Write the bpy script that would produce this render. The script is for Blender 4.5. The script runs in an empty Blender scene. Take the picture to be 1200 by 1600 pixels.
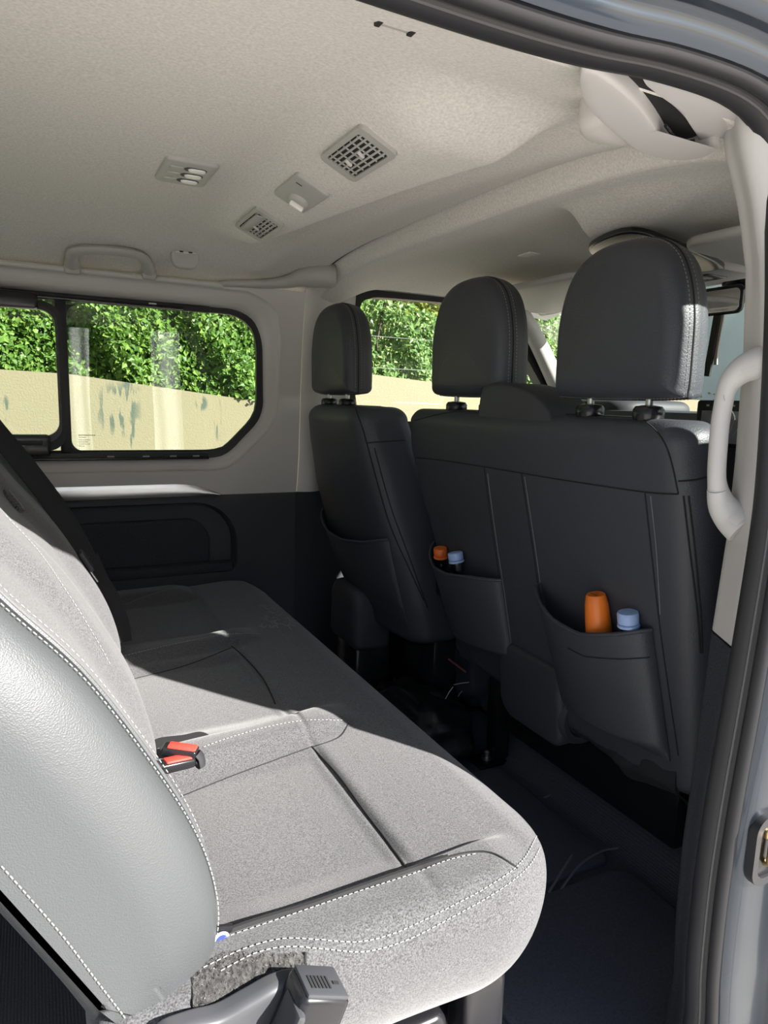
import bpy, bmesh, math, random
import numpy as np
from mathutils import Vector, Matrix
from mathutils.bvhtree import BVHTree
random.seed(7)
SC = bpy.context.scene
COL = SC.collection

# ------------------------------------------------------------------ camera
# van axes: +X towards the windscreen, +Y across the cabin to the far side, +Z up, floor at z = 0
FPX, CX, CY = 1070.0, 600.0, 800.0
R_CAM = Matrix(((0.89175476, 0.04647408, -0.45012621),
                (-0.45156359, 0.15599469, -0.87849643),
                (0.02938999, 0.98666398, 0.16009501)))
EYE = Vector((0, 0, 1.02))
cam_d = bpy.data.cameras.new('camera')
cam = bpy.data.objects.new('camera', cam_d)
COL.objects.link(cam)
cam_d.sensor_fit = 'VERTICAL'
cam_d.sensor_height = 24.0
cam_d.lens = FPX / 1600.0 * 24.0
cam_d.clip_start = 0.01
cam.matrix_world = Matrix.Translation(EYE) @ R_CAM.to_4x4()
SC.camera = cam

# ------------------------------------------------------------------ world, sun, exposure
SUN_EL, SUN_H = math.radians(30), Vector((0.535, -0.845, 0)).normalized()
w = bpy.data.worlds.new('sky')
SC.world = w
w.use_nodes = True
nt = w.node_tree
nt.nodes.clear()
sky = nt.nodes.new('ShaderNodeTexSky')
sky.sky_type = 'NISHITA'
sky.sun_disc = False
sky.sun_elevation = SUN_EL
sky.sun_rotation = math.atan2(SUN_H.x, SUN_H.y)
sky.air_density = 1.0
sky.dust_density = 1.2
bg = nt.nodes.new('ShaderNodeBackground')
bg.inputs[1].default_value = 0.18
wo = nt.nodes.new('ShaderNodeOutputWorld')
nt.links.new(sky.outputs[0], bg.inputs[0])
nt.links.new(bg.outputs[0], wo.inputs[0])
sd = bpy.data.lights.new('sun', 'SUN')
sd.energy = 20.0
sd.angle = math.radians(0.5)
sd.color = (1.0, 0.96, 0.90)
sun = bpy.data.objects.new('sun', sd)
COL.objects.link(sun)
to_sun = SUN_H * math.cos(SUN_EL) + Vector((0, 0, math.sin(SUN_EL)))
sun.rotation_euler = to_sun.to_track_quat('Z', 'Y').to_euler()
SC.view_settings.view_transform = 'Standard'
SC.view_settings.look = 'None'
SC.view_settings.gamma = 1.0
SC.view_settings.use_curve_mapping = False
SC.view_settings.exposure = 0.0

# ------------------------------------------------------------------ geometry helpers
def pix(px, py, axis, val):
    """point of the plane axis = val seen along one viewing ray (used to survey real planes)"""
    d = R_CAM @ Vector((px - CX, -(py - CY), -FPX))
    t = (val - EYE[axis]) / d[axis]
    return EYE + d * t

def cast(px, py, bvh):
    d = (R_CAM @ Vector((px - CX, -(py - CY), -FPX))).normalized()
    h = bvh.ray_cast(EYE, d)
    return (h[0], h[1]) if h[0] is not None else None

def lerp(a, b, t): return a + (b - a) * t
def smooth(x, a, b):
    t = min(1.0, max(0.0, (x - a) / (b - a)))
    return t * t * (3 - 2 * t)
def table(t, x):
    if x <= t[0][0]: return t[0][1]
    for (a, va), (b, vb) in zip(t, t[1:]):
        if x <= b: return va + (vb - va) * smooth(x, a, b) if False else va + (vb - va) * (x - a) / (b - a)
    return t[-1][1]

def catmull(pts, n, closed=False):
    P = [Vector(p) for p in pts]
    m = len(P)
    out = []
    segs = m if closed else m - 1
    dense = []
    for i in range(segs):
        if closed:
            p0, p1, p2, p3 = P[(i - 1) % m], P[i], P[(i + 1) % m], P[(i + 2) % m]
        else:
            p0, p1, p2, p3 = P[max(i - 1, 0)], P[i], P[i + 1], P[min(i + 2, m - 1)]
        for k in range(24):
            t = k / 24
            dense.append(0.5 * ((2 * p1) + (p2 - p0) * t + (2 * p0 - 5 * p1 + 4 * p2 - p3) * t * t + (3 * p1 - p0 - 3 * p2 + p3) * t ** 3))
    dense.append(P[0].copy() if closed else P[-1].copy())
    L = [0]
    for a, b in zip(dense, dense[1:]): L.append(L[-1] + (b - a).length)
    tot = L[-1]
    j = 0
    cnt = n if closed else n - 1
    for k in range(n):
        s = tot * k / cnt
        while j < len(L) - 2 and L[j + 1] < s: j += 1
        seg = L[j + 1] - L[j]
        out.append(dense[j].lerp(dense[j + 1], (s - L[j]) / seg if seg > 1e-9 else 0))
    return out

def add_loft(bm, rings, cap=(True, True), closed=True):
    vs = [[bm.verts.new(p) for p in r] for r in rings]
    n = len(vs[0])
    for a, b in zip(vs, vs[1:]):
        for i in range(n if closed else n - 1):
            j = (i + 1) % n
            bm.faces.new((a[i], a[j], b[j], b[i]))
    if cap[0]: bm.faces.new(vs[0][::-1])
    if cap[1]: bm.faces.new(vs[-1])
    return bm

def frame_dirs(path, i, closed):
    m = len(path)
    if closed: t = path[(i + 1) % m] - path[(i - 1) % m]
    else: t = path[min(i + 1, m - 1)] - path[max(i - 1, 0)]
    return t.normalized()

def add_tube(bm, path, r, n=8, closed=False, flat=1.0, up=None):
    path = [Vector(p) for p in path]
    rings = []
    ref = None
    for i, p in enumerate(path):
        t = frame_dirs(path, i, closed)
        if up is not None: a = Vector(up)
        elif ref is None: a = Vector((0, 0, 1)) if abs(t.z) < 0.9 else Vector((1, 0, 0))
        else: a = ref
        a = (a - t * a.dot(t)).normalized()
        ref = a
        b = t.cross(a)
        rr = r[i] if isinstance(r, (list, tuple)) else r
        rings.append([p + a * (rr * flat * math.sin(2 * math.pi * k / n)) + b * (rr * math.cos(2 * math.pi * k / n)) for k in range(n)])
    if closed: rings.append(rings[0])
    if closed:
        vs = [[bm.verts.new(p) for p in r_] for r_ in rings[:-1]]
        m = len(vs)
        for i in range(m):
            for k in range(n):
                bm.faces.new((vs[i][k], vs[i][(k + 1) % n], vs[(i + 1) % m][(k + 1) % n], vs[(i + 1) % m][k]))
    else:
        add_loft(bm, rings)
    return bm

def resample(o, n):
    P = [Vector((u, v, 0)) for u, v in o] + [Vector((*o[0], 0))]
    L = [0]
    for a_, b_ in zip(P, P[1:]): L.append(L[-1] + (b_ - a_).length)
    out = []; j = 0
    for k in range(n):
        s = L[-1] * k / n
        while j < len(L) - 2 and L[j + 1] < s: j += 1
        q = P[j].lerp(P[j + 1], (s - L[j]) / max(1e-9, L[j + 1] - L[j])); out.append((q.x, q.y))
    return out

def T(path, r, **k): return add_tube(bmesh.new(), path, r, **k)

def add_box(bm, c, s, bev=0.004, rot=None, seg=2):
    t = bmesh.new()
    bmesh.ops.create_cube(t, size=1)
    for v in t.verts: v.co = Vector((v.co.x * s[0], v.co.y * s[1], v.co.z * s[2]))
    if bev > 0: bmesh.ops.bevel(t, geom=t.edges[:], offset=min(bev, 0.49 * min(s)), segments=seg, profile=0.5, affect='EDGES')
    m = Matrix.Translation(Vector(c)) @ (rot.to_4x4() if rot is not None else Matrix.Identity(4))
    idx = {}
    for v in t.verts: idx[v] = bm.verts.new(m @ v.co)
    for f in t.faces: bm.faces.new([idx[v] for v in f.verts])
    t.free()
    return bm
def BX(c, s, bev=0.004, rot=None, seg=2): return add_box(bmesh.new(), c, s, bev, rot, seg)

def plane_pt(axis, u, v, h):
    if axis == 'x': return Vector((h, u, v))
    if axis == 'y': return Vector((u, h, v))
    return Vector((u, v, h))

def pillow(outline, axis, h0, h1, r0=0.02, r1=0.02, dome0=0.0, dome1=0.0, side=0.0, nr=6, nc=8, shear=None, p=2.0):
    """closed cushion: a 2-D outline swept from h0 to h1 with rounded rims and domed ends"""
    us = [q[0] for q in outline]; vs_ = [q[1] for q in outline]
    cu, cv = (min(us) + max(us)) / 2, (min(vs_) + max(vs_)) / 2
    eu, ev = (max(us) - min(us)) / 2, (max(vs_) - min(vs_)) / 2
    rings = []
    sg = 1 if h1 > h0 else -1
    def ring(ins, h, k=1.0, dome=0.0):
        su, sv = max(0.0, 1 - ins / eu) * k, max(0.0, 1 - ins / ev) * k
        out = []
        for (u, v) in outline:
            uu, vv = cu + (u - cu) * su, cv + (v - cv) * sv
            hh = h + (shear(uu, vv) if shear else 0)
            out.append(plane_pt(axis, uu, vv, hh))
        return out
    for i in range(nc):
        k = (i + 1) / (nc + 1)
        rings.append(ring(r0, h0 - sg * dome0 * (1 - k ** p), k))
    for i in range(nr + 1):
        a = math.pi / 2 * i / nr
        rings.append(ring(r0 * (1 - math.sin(a)), h0 + sg * r0 * (1 - math.cos(a))))
    if side:
        for i in range(1, 6):
            t = i / 6
            rings.append(ring(-side * math.sin(math.pi * t), lerp(h0 + sg * r0, h1 - sg * r1, t)))
    for i in range(nr + 1):
        a = math.pi / 2 * i / nr
        rings.append(ring(r1 * (1 - math.cos(a)), h1 - sg * r1 * (1 - math.sin(a))))
    for i in range(nc):
        k = 1 - (i + 1) / (nc + 1)
        rings.append(ring(r1, h1 + sg * dome1 * (1 - k ** p), k))
    return add_loft(bmesh.new(), rings)

def grid(fn, nu, nv, thick=None):
    """surface fn(u,v), closed into a thin solid when thick (a vector) is given"""
    bm = bmesh.new()
    A = [[bm.verts.new(fn(i / nu, j / nv)) for j in range(nv + 1)] for i in range(nu + 1)]
    for i in range(nu):
        for j in range(nv):
            bm.faces.new((A[i][j], A[i + 1][j], A[i + 1][j + 1], A[i][j + 1]))
    if thick is not None:
        t = Vector(thick)
        B = [[bm.verts.new(v.co + t) for v in r] for r in A]
        for i in range(nu):
            for j in range(nv):
                bm.faces.new((B[i][j], B[i][j + 1], B[i + 1][j + 1], B[i + 1][j]))
        for i in range(nu):
            bm.faces.new((A[i][0], B[i][0], B[i + 1][0], A[i + 1][0]))
            bm.faces.new((A[i][nv], A[i + 1][nv], B[i + 1][nv], B[i][nv]))
        for j in range(nv):
            bm.faces.new((A[0][j], A[0][j + 1], B[0][j + 1], B[0][j]))
            bm.faces.new((A[nu][j], B[nu][j], B[nu][j + 1], A[nu][j + 1]))
    return bm

def rrect(u0, u1, v0, v1, r, n=8):
    rs = r if isinstance(r, (list, tuple)) else [r] * 4
    out = []
    for (cu, cv, a0, rr) in ((u1, v1, 0, rs[0]), (u0, v1, 90, rs[1]), (u0, v0, 180, rs[2]), (u1, v0, 270, rs[3])):
        sx = -1 if cu == u1 else 1
        sy = -1 if cv == v1 else 1
        for k in range(n + 1):
            a = math.radians(a0 + 90 * k / n)
            out.append((cu + sx * rr + rr * math.cos(a), cv + sy * rr + rr * math.sin(a)))
    return out

def add_frame(bm, outer, inner, axis, h0, h1):
    """flat ring between two outlines of equal length, thickness h0..h1"""
    rings = [[plane_pt(axis, *q, h0) for q in outer], [plane_pt(axis, *q, h1) for q in outer],
             [plane_pt(axis, *q, h1) for q in inner], [plane_pt(axis, *q, h0) for q in inner]]
    vs = [[bm.verts.new(p) for p in r] for r in rings]
    n = len(outer)
    for k in range(4):
        a, b = vs[k], vs[(k + 1) % 4]
        for i in range(n):
            j = (i + 1) % n
            bm.faces.new((a[i], a[j], b[j], b[i]))
    return bm

def prism(outline, axis, h0, h1, bev=0.0, inset=0.0):
    bm = bmesh.new()
    if bev <= 0:
        add_loft(bm, [[plane_pt(axis, *q, h0) for q in outline], [plane_pt(axis, *q, h1) for q in outline]])
        return bm
    bm.free()
    return pillow(outline, axis, h0, h1, bev, bev, nr=3, nc=1)

def lathe(profile, c, n=24, axis=None):
    """profile of (radius, height) turned about +Z at c, optionally tilted by a rotation"""
    bm = bmesh.new()
    rot = axis or Matrix.Identity(3)
    rings = [[Vector(c) + rot @ Vector((max(r, 1e-4) * math.cos(2 * math.pi * k / n), max(r, 1e-4) * math.sin(2 * math.pi * k / n), h)) for k in range(n)] for r, h in profile]
    return add_loft(bm, rings)

def obj(name, bm, mat, parent=None, smooth_ang=40, bvh=False):
    bmesh.ops.recalc_face_normals(bm, faces=bm.faces[:])
    tree = BVHTree.FromBMesh(bm) if bvh else None
    me = bpy.data.meshes.new(name)
    bm.to_mesh(me); bm.free()
    me.materials.append(mat)
    if smooth_ang:
        me.shade_smooth()
        if smooth_ang < 180: me.set_sharp_from_angle(angle=math.radians(smooth_ang))
    o = bpy.data.objects.new(name, me)
    COL.objects.link(o)
    if parent is not None: put(o, parent)
    return (o, tree) if bvh else o

def put(o, parent):
    o.parent = parent
    M = parent.matrix_basis.copy()
    p = parent.parent
    while p is not None:
        M = p.matrix_basis @ Matrix.Identity(4) @ parent.matrix_parent_inverse @ M
        parent = p
        p = p.parent
    o.matrix_parent_inverse = M.inverted()

def tag(o, label, cat, group=None):
    o['label'] = label; o['category'] = cat
    if group: o['group'] = group
    return o
def thing(name, label, cat, loc, group=None):
    o = bpy.data.objects.new(name, None)
    COL.objects.link(o)
    o.location = loc
    o.empty_display_size = 0.05
    return tag(o, label, cat, group)
def struct(name, bm, mat, parent=None, **k):
    r = obj(name, bm, mat, parent, **k)
    o = r[0] if isinstance(r, tuple) else r
    if parent is None: o['kind'] = 'structure'
    return r
def stuff(o): o['kind'] = 'stuff'; return o

def path_on(bvh, pixels, n, off=0.0, close=False):
    pts = []
    for q in catmull([(a, b, 0) for a, b in pixels], n):
        h = cast(q.x, q.y, bvh)
        if h: pts.append(h[0] + h[1] * off if h[1].dot(h[0] - EYE) < 0 else h[0] - h[1] * off)
    return pts

def add_dashes(bm, path, r=0.0009, ln=0.006, gap=0.0035):
    r *= 0.68; ln *= 0.72; gap *= 0.8
    L = 0; acc = []
    path = [Vector(p) for p in path]
    if len(path) < 3: return bm
    d = [0]
    for a, b in zip(path, path[1:]): d.append(d[-1] + (b - a).length)
    def at(s):
        for i in range(len(d) - 1):
            if d[i + 1] >= s: return path[i].lerp(path[i + 1], (s - d[i]) / max(1e-9, d[i + 1] - d[i]))
        return path[-1]
    s = 0
    while s + ln < d[-1]:
        add_tube(bm, [at(s), at(s + ln * .5), at(s + ln)], r, n=5)
        s += ln + gap
    return bm

# ------------------------------------------------------------------ materials
def mat(name, col, rough=0.6, metal=0.0, spec=0.5, noise=None, bump=None, var=0.0, trans=0, sheen=0.0, coat=0.0, vor=None, sss=0):
    m = bpy.data.materials.new(name); m.use_nodes = True
    n = m.node_tree.nodes; l = m.node_tree.links
    b = n['Principled BSDF']
    b.inputs['Base Color'].default_value = (*col, 1)
    b.inputs['Roughness'].default_value = rough
    b.inputs['Metallic'].default_value = metal
    b.inputs['Specular IOR Level'].default_value = spec
    if sheen:
        b.inputs['Sheen Weight'].default_value = sheen
        b.inputs['Sheen Roughness'].default_value = 0.5
    if coat:
        b.inputs['Coat Weight'].default_value = coat
        b.inputs['Coat Roughness'].default_value = 0.08
    if trans: b.inputs['Transmission Weight'].default_value = trans
    tc = n.new('ShaderNodeTexCoord')
    if var:
        t = n.new('ShaderNodeTexNoise'); t.inputs['Scale'].default_value = noise or 200; t.inputs['Detail'].default_value = 4
        l.new(tc.outputs['Object'], t.inputs['Vector'])
        r = n.new('ShaderNodeMapRange')
        r.inputs[1].default_value = 0.3; r.inputs[2].default_value = 0.7
        r.inputs[3].default_value = 1 - var; r.inputs[4].default_value = 1 + var
        l.new(t.outputs['Fac'], r.inputs[0])
        x = n.new('ShaderNodeMix'); x.data_type = 'RGBA'; x.blend_type = 'MULTIPLY'; x.inputs[0].default_value = 1
        x.inputs[6].default_value = (*col, 1)
        l.new(r.outputs[0], x.inputs[7]); l.new(x.outputs[2], b.inputs['Base Color'])
    if bump:
        sc, st, dist = bump
        if vor:
            t2 = n.new('ShaderNodeTexVoronoi'); t2.feature = 'SMOOTH_F1'; t2.inputs['Scale'].default_value = sc; o = t2.outputs['Distance']
        else:
            t2 = n.new('ShaderNodeTexNoise'); t2.inputs['Scale'].default_value = sc; t2.inputs['Detail'].default_value = 3; o = t2.outputs['Fac']
        l.new(tc.outputs['Object'], t2.inputs['Vector'])
        bp = n.new('ShaderNodeBump'); bp.inputs['Strength'].default_value = st; bp.inputs['Distance'].default_value = dist
        l.new(o, bp.inputs['Height']); l.new(bp.outputs[0], b.inputs['Normal'])
    return m

M = {}
M['headliner'] = mat('headliner cloth', (0.70, 0.665, 0.62), 0.95, spec=0.1, noise=260, var=0.13, bump=(700, 0.25, 0.001), sheen=0.15)
M['trim'] = mat('grey moulded trim', (0.63, 0.60, 0.57), 0.55, spec=0.35, bump=(900, 0.12, 0.0006))
M['trim_soft'] = mat('pale grey trim', (0.58, 0.56, 0.545), 0.5, spec=0.35, bump=(900, 0.1, 0.0006))
M['vent'] = mat('vent plastic', (0.44, 0.425, 0.40), 0.5, spec=0.4)
M['vent_dark'] = mat('vent shadow plastic', (0.02, 0.02, 0.02), 0.7)
M['lens'] = mat('lamp lens', (0.85, 0.83, 0.78), 0.25, spec=0.6)
M['dark'] = mat('charcoal plastic', (0.042, 0.044, 0.050), 0.55, spec=0.4, bump=(600, 0.15, 0.0006))
M['skirt'] = mat('dark flap cloth', (0.030, 0.032, 0.034), 0.95, spec=0.1, bump=(500, 0.4, 0.002))
M['dark_panel'] = mat('charcoal door panel', (0.045, 0.047, 0.054), 0.6, spec=0.35, bump=(600, 0.2, 0.0008))
M['dark_cloth'] = mat('charcoal carpet', (0.045, 0.047, 0.055), 0.95, spec=0.1, noise=400, var=0.3, bump=(500, 0.5, 0.002))
M['rubber'] = mat('black rubber', (0.022, 0.022, 0.025), 0.5, spec=0.45)
M['black'] = mat('black gloss plastic', (0.012, 0.012, 0.014), 0.25, spec=0.5)
M['leather'] = mat('charcoal leatherette', (0.046, 0.049, 0.059), 0.48, spec=0.42, bump=(420, 0.35, 0.0012), vor=True)
M['leather_grey'] = mat('grey leatherette', (0.056, 0.060, 0.064), 0.5, spec=0.5, bump=(750, 0.45, 0.0007), vor=True)
M['fabric'] = mat('grey seat fabric', (0.078, 0.079, 0.083), 0.95, spec=0.1, noise=520, var=0.62, bump=(900, 0.5, 0.0012), sheen=0.25)
M['fuzz'] = mat('fuzzy side cloth', (0.05, 0.049, 0.048), 1.0, spec=0.05, noise=160, var=0.6, bump=(180, 1.0, 0.006), sheen=0.2)
M['thread'] = mat('pale thread', (0.27, 0.27, 0.26), 0.8)
M['thread_dim'] = mat('dim thread', (0.22, 0.22, 0.22), 0.8)
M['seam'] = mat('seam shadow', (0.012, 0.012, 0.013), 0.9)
M['belt'] = mat('belt webbing', (0.022, 0.022, 0.026), 0.7, spec=0.3, bump=(700, 0.4, 0.001))
M['red'] = mat('red buckle button', (0.80, 0.055, 0.04), 0.35)
M['arm'] = mat('grey hinge plastic', (0.055, 0.057, 0.063), 0.4, spec=0.5)
M['chrome'] = mat('brushed silver trim', (0.75, 0.74, 0.73), 0.28, metal=1.0)
M['steel'] = mat('zinc bolt', (0.55, 0.55, 0.55), 0.35, metal=1.0)
M['brass'] = mat('yellow passivated steel', (0.70, 0.52, 0.25), 0.4, metal=1.0)
M['mirror'] = mat('mirror glass', (0.9, 0.9, 0.9), 0.02, metal=1.0)
M['orange'] = mat('orange plastic', (0.86, 0.20, 0.02), 0.38)
M['orange_cap'] = mat('orange cap', (0.80, 0.17, 0.03), 0.4)
M['blue_cap'] = mat('pale blue cap', (0.36, 0.50, 0.80), 0.4)
M['screen'] = mat('screen glass', (0.30, 0.30, 0.31), 0.12, spec=0.6)
M['screen_line'] = mat('screen lines', (0.60, 0.60, 0.60), 0.3)
M['white'] = mat('white print', (0.80, 0.80, 0.82), 0.5)
M['blue_print'] = mat('navy print', (0.03, 0.05, 0.22), 0.5)
M['ink'] = mat('dark print', (0.10, 0.10, 0.10), 0.6)
M['bag'] = mat('navy bag cloth', (0.020, 0.020, 0.034), 0.8, bump=(60, 0.4, 0.004))
M['bag_black'] = mat('black bag nylon', (0.010, 0.010, 0.012), 0.45, bump=(50, 0.5, 0.005))
M['piping'] = mat('red piping', (0.35, 0.10, 0.12), 0.6)
M['tan_cloth'] = mat('pale cloth tag', (0.55, 0.50, 0.42), 0.8)
M['paint'] = mat('blue grey paint', (0.034, 0.044, 0.060), 0.34, metal=0.85, spec=0.5, coat=0.7)

def glass(name, tint, f0=0.045):
    m = bpy.data.materials.new(name); m.use_nodes = True
    n = m.node_tree.nodes; l = m.node_tree.links; n.clear()
    o = n.new('ShaderNodeOutputMaterial'); t = n.new('ShaderNodeBsdfTransparent'); g = n.new('ShaderNodeBsdfGlossy')
    lw = n.new('ShaderNodeLayerWeight'); x = n.new('ShaderNodeMixShader')
    pw = n.new('ShaderNodeMath'); pw.operation = 'POWER'; pw.inputs[1].default_value = 5
    f = n.new('ShaderNodeMath'); f.operation = 'MULTIPLY_ADD'; f.inputs[1].default_value = 1 - f0; f.inputs[2].default_value = f0
    l.new(lw.outputs['Facing'], pw.inputs[0]); l.new(pw.outputs[0], f.inputs[0])
    t.inputs[0].default_value = (*tint, 1); g.inputs['Roughness'].default_value = 0.0
    l.new(f.outputs[0], x.inputs[0]); l.new(t.outputs[0], x.inputs[1]); l.new(g.outputs[0], x.inputs[2]); l.new(x.outputs[0], o.inputs[0])
    return m
M['glass'] = glass('tinted window glass', (0.80, 0.86, 0.82))
M['glass_clear'] = glass('clear window glass', (0.93, 0.96, 0.94))
M['bottle'] = glass('clear bottle plastic', (0.70, 0.72, 0.72))

def floor_mat():
    m = mat('ribbed floor vinyl', (0.085, 0.089, 0.108), 0.6, spec=0.3, noise=300, var=0.25)
    n = m.node_tree.nodes; l = m.node_tree.links
    tc = n.new('ShaderNodeTexCoord'); wv = n.new('ShaderNodeTexWave'); wv.inputs['Scale'].default_value = 60
    wv.bands_direction = 'X'
    l.new(tc.outputs['Object'], wv.inputs['Vector'])
    b = n.new('ShaderNodeBump'); b.inputs['Strength'].default_value = 0.35; b.inputs['Distance'].default_value = 0.002
    l.new(wv.outputs['Fac'], b.inputs['Height']); l.new(b.outputs[0], n['Principled BSDF'].inputs['Normal'])
    return m
M['floor'] = floor_mat()

STAINS = [(q_.x, q_.z, a_, b_) for q_, a_, b_ in ((pix(185, 640, 1, 5.0), .16, .20), (pix(205, 605, 1, 5.0), .07, .06), (pix(208, 680, 1, 5.0), .03, .12), (pix(340, 650, 1, 5.0), .03, .20), (pix(315, 630, 1, 5.0), .05, .06), (pix(10, 640, 1, 5.0), .02, .1), (pix(-150, 650, 1, 5.0), .2, .2), (pix(520, 690, 1, 5.0), .2, .25))]
def wall_mat():
    m = mat('weathered yellow render', (0.60, 0.46, 0.24), 0.9, spec=0.1, bump=(90, 0.4, 0.01))
    n = m.node_tree.nodes; l = m.node_tree.links; b = n['Principled BSDF']
    tc = n.new('ShaderNodeTexCoord')
    def tex(scale, detail, mapscale):
        mp = n.new('ShaderNodeMapping'); mp.inputs['Scale'].default_value = mapscale
        t = n.new('ShaderNodeTexNoise'); t.inputs['Scale'].default_value = scale; t.inputs['Detail'].default_value = detail
        l.new(tc.outputs['Object'], mp.inputs['Vector']); l.new(mp.outputs[0], t.inputs['Vector'])
        return t.outputs['Fac']
    def ramp(f, a, b_):
        r = n.new('ShaderNodeMapRange'); r.inputs[1].default_value = a; r.inputs[2].default_value = b_
        l.new(f, r.inputs[0]); return r.outputs[0]
    def mix(f, c1, c2):
        x = n.new('ShaderNodeMix'); x.data_type = 'RGBA'
        l.new(f, x.inputs[0])
        if isinstance(c1, tuple): x.inputs[6].default_value = (*c1, 1)
        else: l.new(c1, x.inputs[6])
        x.inputs[7].default_value = (*c2, 1)
        return x.outputs[2]
    c = mix(ramp(tex(0.9, 4, (1, 1, 1)), 0.35, 0.7), (0.245, 0.203, 0.132), (0.222, 0.19, 0.135))
    mu = n.new('ShaderNodeMath'); mu.operation = 'MULTIPLY'
    l.new(ramp(tex(3.2, 6, (1.8, 1, 0.16)), 0.56, 0.68), mu.inputs[0]); l.new(ramp(tex(0.8, 2, (1, 1, 1)), 0.5, 0.62), mu.inputs[1])
    c = mix(mu.outputs[0], c, (0.13, 0.135, 0.10))
    sep = n.new('ShaderNodeSeparateXYZ'); l.new(tc.outputs['Object'], sep.inputs[0])
    def m2(op, a_, b_):
        q = n.new('ShaderNodeMath'); q.operation = op
        for i_, v_ in ((0, a_), (1, b_)):
            if isinstance(v_, (int, float)): q.inputs[i_].default_value = v_
            else: l.new(v_, q.inputs[i_])
        return q.outputs[0]
    streak = ramp(tex(9.0, 10, (3.4, 1, 0.55)), 0.50, 0.56)
    for (x0, z0, wx, wz) in STAINS:
        ex = m2('POWER', m2('ABSOLUTE', m2('DIVIDE', m2('SUBTRACT', sep.outputs[0], x0), wx), 0), 2)
        ez = m2('POWER', m2('ABSOLUTE', m2('DIVIDE', m2('SUBTRACT', sep.outputs[2], z0), wz), 0), 2)
        k_ = m2('MULTIPLY', ramp(m2('ADD', ex, ez), 1.0, 0.35), streak)
        c = mix(k_, c, (0.09, 0.105, 0.085))
    l.new(c, b.inputs['Base Color'])
    return m
M['wall'] = wall_mat()

def leaf_mat(name, c1, c2, c3, tr=0.35):
    m = bpy.data.materials.new(name); m.use_nodes = True
    n = m.node_tree.nodes; l = m.node_tree.links; b = n['Principled BSDF']
    b.inputs['Roughness'].default_value = 0.45
    at = n.new('ShaderNodeAttribute'); at.attribute_name = 'tone'
    r = n.new('ShaderNodeValToRGB')
    e = r.color_ramp.elements
    e[0].color = (*c1, 1); e[1].color = (*c3, 1); q = e.new(0.5); q.color = (*c2, 1)
    l.new(at.outputs['Fac'], r.inputs[0]); l.new(r.outputs[0], b.inputs['Base Color'])
    t = n.new('ShaderNodeBsdfTranslucent'); l.new(r.outputs[0], t.inputs[0])
    x = n.new('ShaderNodeMixShader'); x.inputs[0].default_value = tr
    l.new(b.outputs[0], x.inputs[1]); l.new(t.outputs[0], x.inputs[2]); l.new(x.outputs[0], n['Material Output'].inputs[0])
    return m
M['hedge'] = leaf_mat('hedge leaves', (0.065, 0.135, 0.022), (0.13, 0.25, 0.04), (0.26, 0.38, 0.08))
M['tree'] = leaf_mat('tree leaves', (0.13, 0.20, 0.03), (0.30, 0.36, 0.06), (0.50, 0.48, 0.12))
M['tree_far'] = leaf_mat('far tree leaves', (0.08, 0.17, 0.05), (0.17, 0.29, 0.08), (0.32, 0.42, 0.16))
M['twig'] = mat('twig bark', (0.06, 0.045, 0.03), 0.9)
M['ground'] = mat('pale concrete yard', (0.62, 0.595, 0.555), 0.9, spec=0.1, noise=6, var=0.12, bump=(60, 0.3, 0.01))
M['house'] = mat('white house render', (0.86, 0.87, 0.87), 0.9, spec=0.1, bump=(80, 0.2, 0.005))
M['wire'] = mat('galvanised wire', (0.35, 0.37, 0.36), 0.5, metal=0.6)

# ------------------------------------------------------------------ outdoors
GZ = -0.42
def ground_fn(u, v): return Vector((lerp(-40, 40, u), lerp(-40, 40, v), GZ))
struct('ground', grid(ground_fn, 8, 8, (0, 0, -0.1)), M['ground'])

def wall_run(name, label, pts, y0, th):
    o = [(p[0], p[1]) for p in pts] + [(pts[-1][0], GZ), (pts[0][0], GZ)]
    ob = obj(name, prism(o, 'y', y0, y0 + th), M['wall'], smooth_ang=0)
    return tag(ob, label, 'wall')
WY = 5.0
a = pix(0, 577, 1, WY); b = pix(105, 584, 1, WY); c = pix(397, 626, 1, WY)
s1 = (b.z - c.z) / (c.x - b.x)
wall_run('garden_wall', 'stained yellow rendered garden wall with a sloping top below the dense hedge', [(-9, a.z + .05 * 8), (a.x, a.z), (b.x, b.z), (c.x, c.z), (2.0, c.z - .5 * s1)], WY, 0.25)
d = pix(580, 585, 1, WY); e = pix(672, 597, 1, WY)
s2 = (d.z - e.z) / (e.x - d.x)
wall_run('garden_wall', 'taller pale yellow wall section seen past the driver headrest', [(2.0, d.z + s2 * (d.x - 2.0)), (d.x, d.z), (e.x, e.z), (5.0, e.z - .8 * s2), (9.0, e.z - .9 * s2)], WY - 0.02, 0.27)

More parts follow.
